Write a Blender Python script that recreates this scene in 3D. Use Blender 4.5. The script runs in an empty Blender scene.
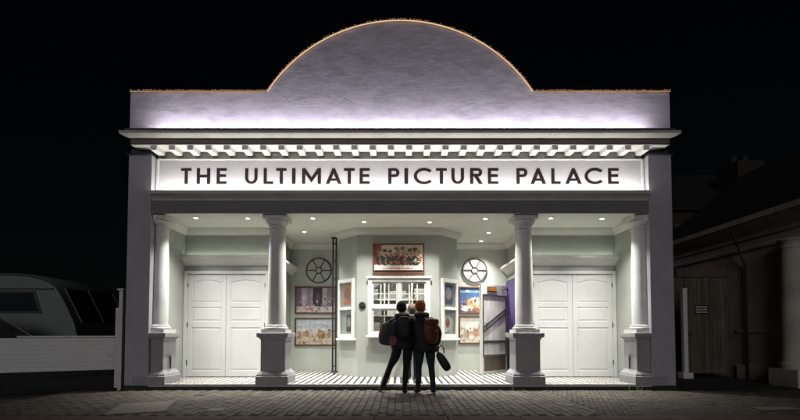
import bpy, bmesh, math, random
from mathutils import Vector, Matrix
R = math.radians
random.seed(11)
sc = bpy.context.scene
col = sc.collection

# ------------------------------------------------------------------ camera, sky, stand-in street light, exposure
cam_d = bpy.data.cameras.new('camera')
cam = bpy.data.objects.new('camera', cam_d); col.objects.link(cam)
cam.location = (0, -8.0, 1.046)
cam.rotation_euler = (R(92.0), 0, 0)
cam_d.sensor_width = 36; cam_d.lens = 432 / 800 * 36
cam_d.shift_y = 0.1349
cam_d.clip_start = 0.05; cam_d.clip_end = 2000
sc.camera = cam

SUN_EL, SUN_AZ = R(16), R(191)          # azimuth clockwise from +Y, so the light comes from behind the camera
w = bpy.data.worlds.new('World'); sc.world = w; w.use_nodes = True
nt = w.node_tree; bg = nt.nodes['Background']
sky = nt.nodes.new('ShaderNodeTexSky'); sky.sky_type = 'NISHITA'; sky.sun_disc = False
sky.sun_elevation = SUN_EL; sky.sun_rotation = SUN_AZ
nt.links.new(sky.outputs[0], bg.inputs[0]); bg.inputs[1].default_value = 0.0004
sun_d = bpy.data.lights.new('street_ambient', 'SUN'); sun_d.energy = 0.42; sun_d.angle = R(25); sun_d.color = (1.0, 0.98, 1.0)  # weak sun lamp added in place of street lighting behind the camera
sun = bpy.data.objects.new('street_ambient', sun_d); col.objects.link(sun)
sd = Vector((math.sin(SUN_AZ) * math.cos(SUN_EL), math.cos(SUN_AZ) * math.cos(SUN_EL), math.sin(SUN_EL)))
sun.rotation_euler = (-sd).to_track_quat('-Z', 'Y').to_euler()
sc.view_settings.view_transform = 'Standard'; sc.view_settings.look = 'None'
sc.view_settings.exposure = 0; sc.view_settings.gamma = 1
sc.render.engine = 'CYCLES'
sc.cycles.use_denoising = True
sc.cycles.max_bounces = 7; sc.cycles.diffuse_bounces = 4
sc.cycles.caustics_reflective = False; sc.cycles.caustics_refractive = False
sc.cycles.sample_clamp_indirect = 4

# ------------------------------------------------------------------ materials
def new_mat(name):
    m = bpy.data.materials.new(name); m.use_nodes = True
    return m, m.node_tree, m.node_tree.nodes['Principled BSDF']
def mat(name, c, rough=.6, var=.12, scale=3, bump=.1, bscale=40, metal=0, dirt=None, dscale=1.2, damt=.5, stretch=(1, 1, 1), coords='Object', spec=.4, island=0):
    m, t, b = new_mat(name); N, L = t.nodes, t.links
    tc = N.new('ShaderNodeTexCoord'); mp = N.new('ShaderNodeMapping'); mp.inputs['Scale'].default_value = stretch
    L.new(tc.outputs[coords], mp.inputs[0])
    n1 = N.new('ShaderNodeTexNoise'); n1.inputs['Scale'].default_value = scale; n1.inputs['Detail'].default_value = 6
    L.new(mp.outputs[0], n1.inputs['Vector'])
    r = N.new('ShaderNodeMapRange'); r.inputs[1].default_value = .3; r.inputs[2].default_value = .7
    r.inputs[3].default_value = 1 - var; r.inputs[4].default_value = 1 + var
    L.new(n1.outputs['Fac'], r.inputs[0])
    val = r.outputs[0]
    if island:
        g = N.new('ShaderNodeNewGeometry'); r2 = N.new('ShaderNodeMapRange')
        r2.inputs[3].default_value = 1 - island; r2.inputs[4].default_value = 1 + island
        L.new(g.outputs['Random Per Island'], r2.inputs[0])
        oi = N.new('ShaderNodeObjectInfo'); r3 = N.new('ShaderNodeMapRange')
        r3.inputs[3].default_value = 1 - island; r3.inputs[4].default_value = 1 + island
        L.new(oi.outputs['Random'], r3.inputs[0])
        k = N.new('ShaderNodeMath'); k.operation = 'MULTIPLY'; L.new(val, k.inputs[0]); L.new(r2.outputs[0], k.inputs[1])
        k2 = N.new('ShaderNodeMath'); k2.operation = 'MULTIPLY'; L.new(k.outputs[0], k2.inputs[0]); L.new(r3.outputs[0], k2.inputs[1])
        val = k2.outputs[0]
    mx = N.new('ShaderNodeVectorMath'); mx.operation = 'SCALE'; mx.inputs[0].default_value = c
    L.new(val, mx.inputs['Scale']); out = mx.outputs[0]
    if dirt:
        n3 = N.new('ShaderNodeTexNoise'); n3.inputs['Scale'].default_value = dscale; n3.inputs['Detail'].default_value = 9; n3.inputs['Roughness'].default_value = .65
        L.new(mp.outputs[0], n3.inputs['Vector'])
        r4 = N.new('ShaderNodeMapRange'); r4.inputs[1].default_value = .48; r4.inputs[2].default_value = .72; r4.inputs[4].default_value = damt
        L.new(n3.outputs['Fac'], r4.inputs[0])
        mm = N.new('ShaderNodeMix'); mm.data_type = 'RGBA'; L.new(r4.outputs[0], mm.inputs[0]); L.new(out, mm.inputs[6]); mm.inputs[7].default_value = (*dirt, 1)
        out = mm.outputs[2]
    L.new(out, b.inputs['Base Color'])
    b.inputs['Roughness'].default_value = rough; b.inputs['Metallic'].default_value = metal
    b.inputs['Specular IOR Level'].default_value = spec
    if bump:
        n2 = N.new('ShaderNodeTexNoise'); n2.inputs['Scale'].default_value = bscale; n2.inputs['Detail'].default_value = 5
        L.new(mp.outputs[0], n2.inputs['Vector'])
        bp = N.new('ShaderNodeBump'); bp.inputs['Strength'].default_value = bump; bp.inputs['Distance'].default_value = .02
        L.new(n2.outputs['Fac'], bp.inputs['Height']); L.new(bp.outputs[0], b.inputs['Normal'])
    return m
def flat(name, c, rough=.6, metal=0):
    m, t, b = new_mat(name); b.inputs['Base Color'].default_value = (*c, 1); b.inputs['Roughness'].default_value = rough; b.inputs['Metallic'].default_value = metal
    return m
_fl = {}
def ink(c):
    if c not in _fl: _fl[c] = mat('ink', c, .45, .25, 9, 0)
    return _fl[c]
def emit(name, c, s):
    m = bpy.data.materials.new(name); m.use_nodes = True; t = m.node_tree
    t.nodes.remove(t.nodes['Principled BSDF']); e = t.nodes.new('ShaderNodeEmission')
    e.inputs[0].default_value = (*c, 1); e.inputs[1].default_value = s
    t.links.new(e.outputs[0], t.nodes['Material Output'].inputs[0])
    return m
def glass(name, tint=(.95, .97, .96), refl=.08):
    m = bpy.data.materials.new(name); m.use_nodes = True; t = m.node_tree
    t.nodes.remove(t.nodes['Principled BSDF'])
    a = t.nodes.new('ShaderNodeBsdfTransparent'); a.inputs[0].default_value = (*tint, 1)
    g = t.nodes.new('ShaderNodeBsdfGlossy'); g.inputs['Roughness'].default_value = .03
    x = t.nodes.new('ShaderNodeMixShader'); x.inputs[0].default_value = refl
    t.links.new(a.outputs[0], x.inputs[1]); t.links.new(g.outputs[0], x.inputs[2]); t.links.new(x.outputs[0], t.nodes['Material Output'].inputs[0])
    return m

def render_mat():
    # old smooth render on the parapet: trowel swirls, hairline horizontal cracks, damp patches
    m = mat('parapet_render', (.45, .415, .47), .8, .12, 6, 0, dirt=(.20, .18, .205), dscale=3.2, damt=.5, stretch=(.6, 1, 1.3))
    t = m.node_tree; N, L = t.nodes, t.links; b = N['Principled BSDF']
    tc = N.new('ShaderNodeTexCoord')
    def noise(scale, stretch, det=6, rough=.6):
        mp = N.new('ShaderNodeMapping'); mp.inputs['Scale'].default_value = stretch; L.new(tc.outputs['Object'], mp.inputs[0])
        n = N.new('ShaderNodeTexNoise'); n.inputs['Scale'].default_value = scale; n.inputs['Detail'].default_value = det; n.inputs['Roughness'].default_value = rough
        n.inputs['Distortion'].default_value = .6
        L.new(mp.outputs[0], n.inputs['Vector']); return n.outputs['Fac']
    a = noise(2.4, (.9, 1, 1.5)); c = noise(9, (.55, 1, 1.5)); d = noise(.9, (.35, 1, 2.6), 8, .55)
    r = N.new('ShaderNodeMath'); r.operation = 'SUBTRACT'; L.new(d, r.inputs[0]); r.inputs[1].default_value = .5
    ab = N.new('ShaderNodeMath'); ab.operation = 'ABSOLUTE'; L.new(r.outputs[0], ab.inputs[0])
    cr = N.new('ShaderNodeMapRange'); cr.inputs[1].default_value = 0; cr.inputs[2].default_value = .006; L.new(ab.outputs[0], cr.inputs[0])   # crack lines
    s1 = N.new('ShaderNodeMath'); s1.operation = 'MULTIPLY_ADD'; L.new(c, s1.inputs[0]); s1.inputs[1].default_value = .35; L.new(a, s1.inputs[2])
    s2 = N.new('ShaderNodeMath'); s2.operation = 'MULTIPLY_ADD'; L.new(cr.outputs[0], s2.inputs[0]); s2.inputs[1].default_value = .16; L.new(s1.outputs[0], s2.inputs[2])
    bp = N.new('ShaderNodeBump'); bp.inputs['Strength'].default_value = .34; bp.inputs['Distance'].default_value = .025
    src = b.inputs['Base Color'].links[0].from_socket          # cracks also show as thin dark lines
    ck = N.new('ShaderNodeMapRange'); ck.inputs[1].default_value = 0; ck.inputs[2].default_value = .004; ck.inputs[3].default_value = .82; L.new(ab.outputs[0], ck.inputs[0])
    cs = N.new('ShaderNodeVectorMath'); cs.operation = 'SCALE'; L.new(src, cs.inputs[0]); L.new(ck.outputs[0], cs.inputs['Scale']); L.new(cs.outputs[0], b.inputs['Base Color'])
    L.new(s2.outputs[0], bp.inputs['Height']); L.new(bp.outputs[0], b.inputs['Normal'])
    return m

def tile_floor(name, kind):
    m, t, b = new_mat(name); N, L = t.nodes, t.links
    tc = N.new('ShaderNodeTexCoord')
    if kind == 'stripe':
        wv = N.new('ShaderNodeSeparateXYZ'); L.new(tc.outputs['Object'], wv.inputs[0])
        mm = N.new('ShaderNodeMath'); mm.operation = 'MULTIPLY'; mm.inputs[1].default_value = 1 / .128; L.new(wv.outputs[0], mm.inputs[0])
        fr = N.new('ShaderNodeMath'); fr.operation = 'FRACT'; L.new(mm.outputs[0], fr.inputs[0])
        lt = N.new('ShaderNodeMath'); lt.operation = 'LESS_THAN'; lt.inputs[1].default_value = .42; L.new(fr.outputs[0], lt.inputs[0]); fac = lt.outputs[0]
    else:
        mp = N.new('ShaderNodeMapping'); mp.inputs['Rotation'].default_value = (0, 0, R(45)); L.new(tc.outputs['Object'], mp.inputs[0])
        ck = N.new('ShaderNodeTexChecker'); ck.inputs['Scale'].default_value = 1 / .105; L.new(mp.outputs[0], ck.inputs[0]); fac = ck.outputs['Fac']
    n = N.new('ShaderNodeTexNoise'); n.inputs['Scale'].default_value = 5; n.inputs['Detail'].default_value = 7; L.new(tc.outputs['Object'], n.inputs[0])
    mx = N.new('ShaderNodeMix'); mx.data_type = 'RGBA'; L.new(fac, mx.inputs[0]); mx.inputs[6].default_value = (.70, .69, .63, 1); mx.inputs[7].default_value = (.045, .045, .042, 1)
    ms = N.new('ShaderNodeMix'); ms.data_type = 'RGBA'; ms.blend_type = 'MULTIPLY'; ms.inputs[0].default_value = .6; L.new(mx.outputs[2], ms.inputs[6]); L.new(n.outputs['Fac'], ms.inputs[7])
    L.new(ms.outputs[2], b.inputs['Base Color']); b.inputs['Roughness'].default_value = .35
    return m

M = {}
M['pier'] = mat('pier_paint', (.37, .36, .40), .6, .08, 1.5, .12, 30, dirt=(.24, .23, .24), dscale=.8, damt=.35)
M['plinth_black'] = mat('black_bitumen_and_step_shade', (.02, .02, .02), .6, .2, 5, .1)
M['render'] = render_mat()
M['trim'] = mat('trim_white', (.74, .73, .69), .5, .05, 3, .05, 60, dirt=(.45, .43, .38), dscale=2.5, damt=.25)
M['cornice'] = mat('cornice_paint', (.46, .445, .42), .55, .08, 3, .08, 50, dirt=(.25, .24, .20), dscale=1.8, damt=.45)
M['column'] = mat('column_white', (.64, .635, .625), .55, .06, 4, .10, 45, dirt=(.42, .40, .37), dscale=3, damt=.3)
M['pedestal'] = mat('pedestal_paint', (.29, .29, .30), .55, .07, 3, .1, 35, dirt=(.3, .29, .28), dscale=2, damt=.35)
M['frieze'] = mat('frieze_grey_green', (.30, .315, .28), .6, .08, 3, .06, 40)
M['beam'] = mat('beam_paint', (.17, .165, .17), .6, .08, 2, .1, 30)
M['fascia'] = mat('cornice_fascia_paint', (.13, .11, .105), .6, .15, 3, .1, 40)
M['backwall'] = mat('pale_back_wall', (.52, .54, .49), .7, .05, 2, .05, 60)
M['board'] = mat('sign_board', (.56, .55, .57), .5, .05, 2, .04, 40, dirt=(.46, .45, .45), dscale=1.4, damt=.35)
M['sage'] = mat('sage_wall', (.37, .385, .35), .7, .05, 2, .06, 60, dirt=(.26, .275, .245), dscale=1.5, damt=.25)
M['ceil'] = mat('ceiling_paint', (.80, .82, .73), .7, .04, 2, .04, 40)
M['door'] = mat('door_paint', (.61, .615, .595), .42, .07, 3, .06, 25, dirt=(.40, .39, .35), dscale=3, damt=.26, stretch=(1.2, 1.2, .7))
M['letter'] = mat('sign_letter', (.014, .005, .008), .6, .2, 6, 0)
M['lead'] = mat('lead_and_dark_gap', (.03, .03, .035), .6, .2, 6, .2, 20)
M['iron'] = mat('black_iron', (.015, .015, .016), .45, .2, 12, .1, 60)
M['bronze'] = mat('bronze_paint', (.07, .055, .045), .5, .25, 12, .1, 60)
M['frame'] = mat('brown_wood_frame', (.12, .055, .03), .4, .3, 10, .1, 50, stretch=(1, 1, 6))
M['tile'] = mat('clay_coping_tile', (.28, .15, .085), .75, .25, 12, .3, 40, island=.25)
M['paver'] = mat('clay_paver', (.074, .064, .048), .75, .25, 7, .35, 45, dirt=(.05, .045, .04), dscale=1.1, damt=.7, island=.32)
M['asphalt'] = mat('asphalt', (.035, .034, .034), .85, .25, 6, .5, 90, dirt=(.02, .02, .02), dscale=.5, damt=.5)
M['kerb'] = mat('kerb_stone', (.10, .068, .055), .8, .15, 6, .3, 50)
M['cover'] = mat('inspection_cover', (.16, .135, .11), .7, .2, 8, .3, 50, dirt=(.07, .06, .05), dscale=3, damt=.6)
M['dull_iron'] = mat('cast_iron', (.07, .06, .055), .55, .25, 12, .3, 60, metal=.3)
M['stripe'] = tile_floor('porch_striped_tiles', 'stripe')
M['check'] = tile_floor('porch_checker_tiles', 'check')
M['edge'] = mat('floor_nosing', (.5, .5, .45), .6, .15, 8, .1)
M['steel'] = mat('worn_grey_metal_door', (.66, .645, .61), .45, .2, 2.5, .15, 20, metal=0, dirt=(.3, .28, .25), dscale=2.2, damt=.6, stretch=(2, 2, .7))
M['darksteel'] = mat('dark_strap', (.06, .058, .055), .5, .2, 8, .1)
M['curtain'] = mat('purple_curtain', (.028, .012, .07), .8, .2, 8, .2, 60)
M['glass'] = glass('window_glass')
M['darkglass'] = mat('dark_glass', (.022, .026, .030), .15, .1, 3, 0, spec=.5)
M['whitewall'] = mat('white_wall', (.86, .86, .86), .75, .08, 2, .35, 14, dirt=(.35, .33, .31), dscale=1.6, damt=.5, stretch=(1, 1, 2.5))
M['caravan'] = mat('caravan_shell', (.19, .20, .20), .4, .08, 2, .03, 30, dirt=(.1, .1, .095), dscale=1.2, damt=.5)
M['caravan_trim'] = mat('caravan_trim', (.05, .05, .05), .5, .1, 4, 0)
M['chrome'] = mat('pale_rubber_trim', (.24, .24, .24), .35, .1, 5, 0)
M['carpaint'] = mat('dark_car_paint', (.012, .013, .016), .2, .1, 3, 0)
M['rubber'] = mat('rubber', (.015, .015, .015), .8, .2, 10, .1)
M['stone'] = mat('grey_render', (.50, .465, .40), .85, .15, 2, .35, 20, dirt=(.17, .155, .125), dscale=.9, damt=.75)
M['slate'] = mat('slate_roof', (.014, .014, .016), .75, .25, 5, .3, 12, stretch=(2, 2, 5))
M['oldwood'] = mat('gate_wood', (.085, .068, .05), .8, .25, 6, .3, 40, dirt=(.04, .033, .025), dscale=2, damt=.7, stretch=(4, 4, .5), island=.25)
M['brick'] = mat('dark_brick', (.028, .020, .019), .85, .2, 5, .3, 30)
M['postwhite'] = mat('white_post', (.62, .62, .60), .6, .08, 5, .1, dirt=(.35, .34, .31), dscale=3, damt=.4)
M['plate'] = mat('sign_plate', (.5, .5, .48), .5, .05, 5, 0)
M['orange'] = emit('orange_sign_light', (1, .33, .04), 0.5)
M['lens'] = emit('downlight_lens', (1, .97, .86), 25)
M['led_sign'] = emit('led_neutral', (1, .955, .93), 72)
M['led_wash'] = emit('led_lilac_white', (.94, .91, 1.0), 84)
M['led_shelf'] = emit('led_green_white', (.95, 1, .86), 8)
M['rope'] = emit('coping_glint_warm', (1, .50, .18), .34)
M['rope_arch'] = emit('rope_light_cream', (1, .70, .40), .85)
M['rope_flat'] = emit('rope_light_gold', (1, .62, .30), .42)
M['office'] = emit('office_lamp', (1, .95, .85), 85)
M['skin'] = mat('skin', (.45, .27, .2), .55, .05, 6, 0)
M['jacket_black'] = mat('black_jacket', (0.0066, 0.0066, 0.0077), .75, .3, 8, .3, 25)
M['jacket_navy'] = mat('navy_jacket', (0.0066, 0.0072, 0.0110), .7, .3, 8, .3, 25)
M['jacket_olive'] = mat('olive_jacket', (.035, .03, .022), .75, .3, 8, .3, 25)
M['trouser'] = mat('dark_trousers', (0.0066, 0.0066, 0.0083), .8, .25, 10, .3, 30)
M['trouser_blue'] = mat('blue_denim', (.018, .022, .035), .8, .25, 14, .3, 40)
M['shoe'] = mat('dark_shoe', (.012, .011, .011), .5, .2, 10, 0)
M['beanie'] = mat('dark_knit', (.012, .012, .016), .9, .3, 30, .5, 70)
M['redhair'] = mat('orange_red_knit', (.30, .06, .012), .8, .3, 20, .5, 60)
M['blond'] = mat('blond_hair', (.085, .06, .03), .6, .35, 22, .5, 60)
M['bag_teal'] = mat('teal_canvas', (.045, .062, .072), .8, .25, 7, .3, 40)
M['bag_pink'] = mat('pink_panel', (.24, .085, .09), .8, .25, 7, .3, 40)
M['bag_orange'] = mat('orange_panel', (.17, .08, .035), .8, .25, 7, .3, 40)
M['bag_brown'] = mat('russet_leather', (.12, .03, .013), .55, .3, 7, .3, 30)
M['bag_black'] = mat('black_nylon', (0.0055, 0.0060, 0.0077), .6, .3, 7, .3, 30)
M['moss'] = mat('weeds', (.05, .08, .025), .8, .4, 20, .3)

# ------------------------------------------------------------------ mesh helpers
class MB:
    def __init__(s): s.v = []; s.f = []; s.m = []
    def add(s, vs, fs, mi=0):
        o = len(s.v); s.v += [tuple(p) for p in vs]; s.f += [tuple(i + o for i in f) for f in fs]; s.m += [mi] * len(fs); return s
    def box(s, x0, x1, y0, y1, z0, z1, mi=0, mtx=None):
        vs = [Vector((x, y, z)) for z in (z0, z1) for x, y in ((x0, y0), (x1, y0), (x1, y1), (x0, y1))]
        if mtx: vs = [mtx @ p for p in vs]
        return s.add(vs, [(3, 2, 1, 0), (4, 5, 6, 7), (0, 1, 5, 4), (1, 2, 6, 5), (2, 3, 7, 6), (3, 0, 4, 7)], mi)
    def prism(s, poly, axis, a, b, mi=0, mtx=None):
        n = len(poly)
        def P(p, t): return Vector((p[0], t, p[1])) if axis == 'y' else Vector((t, p[0], p[1])) if axis == 'x' else Vector((p[0], p[1], t))
        vs = [P(p, a) for p in poly] + [P(p, b) for p in poly]
        if mtx: vs = [mtx @ p for p in vs]
        return s.add(vs, [tuple(range(n)), tuple(range(2 * n - 1, n - 1, -1))] + [(i, i + n, (i + 1) % n + n, (i + 1) % n) for i in range(n)], mi)
    def rings(s, rings, closed=True, caps=True, mi=0):
        n = len(rings[0]); vs = [p for r in rings for p in r]; fs = []
        for k in range(len(rings) - 1):
            for i in range(n if closed else n - 1):
                j = (i + 1) % n; fs.append((k * n + i, k * n + j, (k + 1) * n + j, (k + 1) * n + i))
        if caps: fs += [tuple(range(n - 1, -1, -1)), tuple(range((len(rings) - 1) * n, len(rings) * n))]
        return s.add(vs, fs, mi)
    def lathe(s, prof, c, seg=32, mi=0, sx=1, sy=1):
        return s.rings([[(c[0] + r * sx * math.cos(2 * math.pi * i / seg), c[1] + r * sy * math.sin(2 * math.pi * i / seg), c[2] + z) for i in range(seg)] for r, z in prof], mi=mi)
    def tube(s, pts, r, seg=8, mi=0, closed=False):
        pts = [Vector(p) for p in pts]; rs = []; n = len(pts); last = None
        for i, p in enumerate(pts):
            if closed: d = pts[(i + 1) % n] - pts[i - 1]
            else: d = pts[min(i + 1, n - 1)] - pts[max(i - 1, 0)]
            d.normalize()
            if last is None:
                u = d.cross(Vector((0, 0, 1)));
                if u.length < .01: u = d.cross(Vector((1, 0, 0)))
            else: u = last - d * last.dot(d)
            u.normalize(); last = u; q = d.cross(u)
            rr = r[i] if isinstance(r, (list, tuple)) else r
            rs.append([p + u * rr * math.cos(2 * math.pi * k / seg) + q * rr * math.sin(2 * math.pi * k / seg) for k in range(seg)])
        if closed: rs.append(rs[0])
        return s.rings(rs, caps=not closed, mi=mi)
    def sweep(s, path, prof, mi=0):
        # sweeps a closed profile of (offset into the room, z) along a plan polyline whose room lies on the right hand
        P = [Vector(p) for p in path]; rs = []
        for i, p in enumerate(P):
            ns = []
            if i: d = (P[i] - P[i - 1]).normalized(); ns.append(Vector((d.y, -d.x)))
            if i < len(P) - 1: d = (P[i + 1] - P[i]).normalized(); ns.append(Vector((d.y, -d.x)))
            if len(ns) == 2:
                m = (ns[0] + ns[1]).normalized(); m = m / max(.25, m.dot(ns[0]))
            else: m = ns[0]
            rs.append([(p.x + m.x * o, p.y + m.y * o, z) for o, z in prof])
        return s.rings(rs, mi=mi)
    def ellipsoid(s, c, r, seg=16, ring=10, mi=0, z0=-1.0, mtx=None):
        rs = []
        for k in range(ring + 1):
            a = math.asin(max(-1, z0)) + (math.pi / 2 - math.asin(max(-1, z0))) * k / ring
            cr = max(math.cos(a), .02)
            rg = [Vector((r[0] * cr * math.cos(2 * math.pi * i / seg), r[1] * cr * math.sin(2 * math.pi * i / seg), r[2] * math.sin(a))) for i in range(seg)]
            rs.append([(mtx @ p if mtx else p) + Vector(c) for p in rg])
        return s.rings(rs, mi=mi)
    def mesh(s, name, mats, smooth=None, bevel=0, bseg=2):
        me = bpy.data.meshes.new(name); me.from_pydata(s.v, [], s.f)
        for m in (mats if isinstance(mats, (list, tuple)) else [mats]): me.materials.append(m)
        me.polygons.foreach_set('material_index', s.m)
        bm = bmesh.new(); bm.from_mesh(me); bmesh.ops.recalc_face_normals(bm, faces=bm.faces)
        if bevel:
            es = [e for e in bm.edges if len(e.link_faces) == 2 and e.calc_face_angle(0) > R(35)]
            bmesh.ops.bevel(bm, geom=es, offset=bevel, segments=bseg, affect='EDGES', profile=.5, clamp_overlap=True)
        bm.to_mesh(me); bm.free()
        if smooth:
            me.polygons.foreach_set('use_smooth', [True] * len(me.polygons)); me.set_sharp_from_angle(angle=R(smooth))
        me.update(); return me
    def build(s, name, mats, parent=None, smooth=None, bevel=0, bseg=2):
        o = bpy.data.objects.new(name, s.mesh(name, mats, smooth, bevel, bseg)); col.objects.link(o); o.parent = parent
        return o
def tag(o, label, cat, group=None):
    o['label'] = label; o['category'] = cat
    if group: o['group'] = group
    return o
def thing(name, label, cat, loc=(0, 0, 0), rz=0, group=None):
    o = bpy.data.objects.new(name, None); col.objects.link(o); o.location = loc; o.rotation_euler = (0, 0, rz); o.empty_display_size = .2
    return tag(o, label, cat, group)
def struct(o): o['kind'] = 'structure'; return o
def copy_tree(o, parent=None):
    c = o.copy(); col.objects.link(c); c.parent = parent
    for ch in list(o.children): copy_tree(ch, c)
    return c
def circ(r, n, a0=0, a1=360):
    return [(r * math.cos(R(a0 + (a1 - a0) * i / n)), r * math.sin(R(a0 + (a1 - a0) * i / n))) for i in range(n + (0 if a1 - a0 == 360 else 1))]

# ------------------------------------------------------------------ ground, road, pavement
g = MB()
g.box(-400, 400, -2.56, 400, -.5, -.03); struct(g.build('ground', M['asphalt']))
g = MB(); g.box(-400, 400, -60, -2.80, -.5, -.13); struct(g.build('road', M['asphalt']))
PX0, PX1, PY0, PY1 = -5.9, 7.9, -2.53, -.02
g = MB(); g.box(PX0, PX1, PY0, PY1, -.03, -.012); pave = struct(g.build('pavement', M['asphalt']))
k = 0
x = -14.0
while x < 14:
    b = MB(); b.box(x + .004, x + .908, -2.785, -2.545, -.3, .004)
    b.build('kerb_stone', M['kerb'], pave, bevel=.012); x += .912
# pavers: long side towards the building, half-lapped columns
pw, pl, gap = .108, .215, .010
def paver_mesh(mb, cx, cy, w, l, dz, tx, ty):
    c = .006
    def z(px, py): return dz + (px - cx) * tx + (py - cy) * ty
    o = []
    for hx, hy, h in ((w / 2, l / 2, -.03), (w / 2, l / 2, -c), (w / 2 - c, l / 2 - c, 0)):
        for sx, sy in ((-1, -1), (1, -1), (1, 1), (-1, 1)):
            px, py = cx + sx * hx, cy + sy * hy; o.append((px, py, z(px, py) + h))
    f = [(8, 9, 10, 11)]
    for b_ in (0, 4):
        f += [(b_ + i, b_ + (i + 1) % 4, b_ + 4 + (i + 1) % 4, b_ + 4 + i) for i in range(4)]
    mb.add(o, f)
spots = []
i = 0; x = PX0 + pw / 2
while x < 2.6:
    y = PY0 + (pl / 2 if i % 2 else 0) + pl / 2
    while y < PY1 - pl / 2:
        spots.append((x, y)); y += pl
    x += pw; i += 1
def vis(p): return abs(p[0]) < (p[1] + 8) * .93 and p[1] > -2.85
near = sorted([p for p in spots if vis(p)], key=lambda p: (p[1] + 8) ** 2 + p[0] ** 2)[:300]
ns = set(near)
variants = []
for v in range(8):
    b = MB(); paver_mesh(b, 0, 0, pw - gap, pl - gap, 0, random.uniform(-.03, .03), random.uniform(-.02, .02)); variants.append(b.mesh('paver', M['paver']))
for p in near:
    o = bpy.data.objects.new('paver', random.choice(variants)); col.objects.link(o); o.parent = pave
    o.location = (p[0], p[1], random.uniform(-.004, .003)); o.rotation_euler = (0, 0, random.uniform(-.012, .012))
b = MB()
for p in spots:
    if p not in ns: paver_mesh(b, p[0], p[1], pw - gap, pl - gap, random.uniform(-.004, .003), random.uniform(-.03, .03), random.uniform(-.02, .02))
row = 0; y = PY0 + .055
while y < PY1 - .05:
    x = 2.62 + .04 + (row % 2) * .04
    while x < PX1:
        paver_mesh(b, x, y, .072, .098, random.uniform(-.004, .003), random.uniform(-.04, .04), random.uniform(-.03, .03)); x += .08
    y += .106; row += 1
o = b.build('paver_field', M['paver'], pave); o['kind'] = 'stuff'

def cover(name, label, cx, cy, wx, wy, rz, m, ribs=0):
    t = thing(name, label, 'drain cover', (cx, cy, 0), R(rz))
    b = MB()
    for a in ((-wx / 2, wx / 2, -wy / 2, -wy / 2 + .025), (-wx / 2, wx / 2, wy / 2 - .025, wy / 2), (-wx / 2, -wx / 2 + .025, -wy / 2 + .025, wy / 2 - .025), (wx / 2 - .025, wx / 2, -wy / 2 + .025, wy / 2 - .025)):
        b.box(*a, -.02, .008)
    b.build('cover_frame', M['dull_iron'], t)
    b = MB(); b.box(-wx / 2 + .029, wx / 2 - .029, -wy / 2 + .029, wy / 2 - .029, -.02, .007)
    b.build('lid', m, t, bevel=.003)
    for k in range(ribs):
        b = MB(); yy = -wy / 2 + .06 + k * (wy - .12) / max(1, ribs - 1); b.box(-wx / 2 + .05, wx / 2 - .05, yy - .008, yy + .008, .0065, .011); b.build('rib', M['dull_iron'], t)
cover('inspection_cover', 'large pale brown concrete inspection cover set in the pavers before the left pillar', -3.62, -1.9, .74, .98, 20, M['cover'])
cover('drain_cover', 'small pale square drain cover in the paving beside the large inspection cover', -2.5, -2.08, .22, .3, 8, M['cover'])
cover('stopcock_cover', 'small metal stopcock cover near the step below the left doors', -3.37, -.63, .16, .26, 4, M['dull_iron'], 3)
cover('gully_grate', 'pale metal utility lid in the paving below the right-hand gate', 5.2, -2.0, .66, .3, 6, M['cover'], 0)

# ------------------------------------------------------------------ the cinema
cin = thing('cinema_building', 'white classical picture house with arched parapet, columned porch and lit name board', 'building', (0, 0, 0))
PXI, PXO = 4.655, 5.09
FL = .10        # porch floor level
CE = 3.30       # porch ceiling
A, B = 1.30, 2.90
LW, RW = -2.76, 2.72     # inner corners of the two door recesses
BX = -.045               # centre of the ticket bay
bayp = [(BX - 1.335, B), (BX - 1.335, A + .455), (BX - .885, A), (BX + .885, A), (BX + 1.335, A + .455), (BX + 1.335, B)]

# floor
for n, x0, x1, m, y1 in (('floor_tiling', LW, RW, M['stripe'], B), ('floor_tiling', -PXI, LW - .001, M['check'], A), ('floor_tiling', RW + .001, PXI, M['check'], A)):
    b = MB(); b.box(x0, x1, .045, y1, .0, FL); b.build(n, m, cin)
b = MB(); b.box(-PXI, PXI, .0, .043, .052, FL + .003); b.build('step_nosing', M['edge'], cin, bevel=.006)
b = MB(); b.box(-PXI, PXI, .02, .042, -.03, .05); b.build('step_riser', M['plinth_black'], cin)  # black colour paints in the shade under the step overhang

# piers with black foot
for s in (-1, 1):
    b = MB(); x0, x1 = sorted((s * PXI, s * PXO)); b.box(x0, x1, 0, .6, .075, 4.386); b.build('pier', M['pier'], cin, bevel=.008)
    b = MB(); b.box(x0 - (.012 if s < 0 else -.0), x1 + (.012 if s > 0 else 0), -.012, .6, -.03, .073); b.build('pier_foot', M['plinth_black'], cin, bevel=.006)
    b = MB(); x0, x1 = sorted((s * 4.66, s * (PXO + .03))); b.box(x0, x1, -.03, .62, 4.389, 4.41); b.build('pier_cap', M['lead'], cin, bevel=.004)
    # side wall running back
    b = MB(); x0, x1 = sorted((s * PXI, s * (PXO - .03))); b.box(x0, x1, .601, 9, -.03, 4.38); b.build('side_wall', M['sage'], cin)

# beam, light ledge, sign recess
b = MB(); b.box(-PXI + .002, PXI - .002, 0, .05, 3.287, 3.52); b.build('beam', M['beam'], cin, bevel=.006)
b = MB(); b.prism([(.0, 3.523), (.0, 3.56), (-.03, 3.60), (-.085, 3.63), (-.085, 3.69), (-.065, 3.69), (-.065, 3.655), (.35, 3.655), (.35, 3.523)], 'x', -PXI + .003, PXI - .003)
b.build('light_ledge', M['cornice'], cin)
SY = .15
b = MB(); b.box(-PXI + .003, PXI - .003, SY + .035, .47, 3.657, 4.513); b.build('frieze_wall', M['frieze'], cin)

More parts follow.
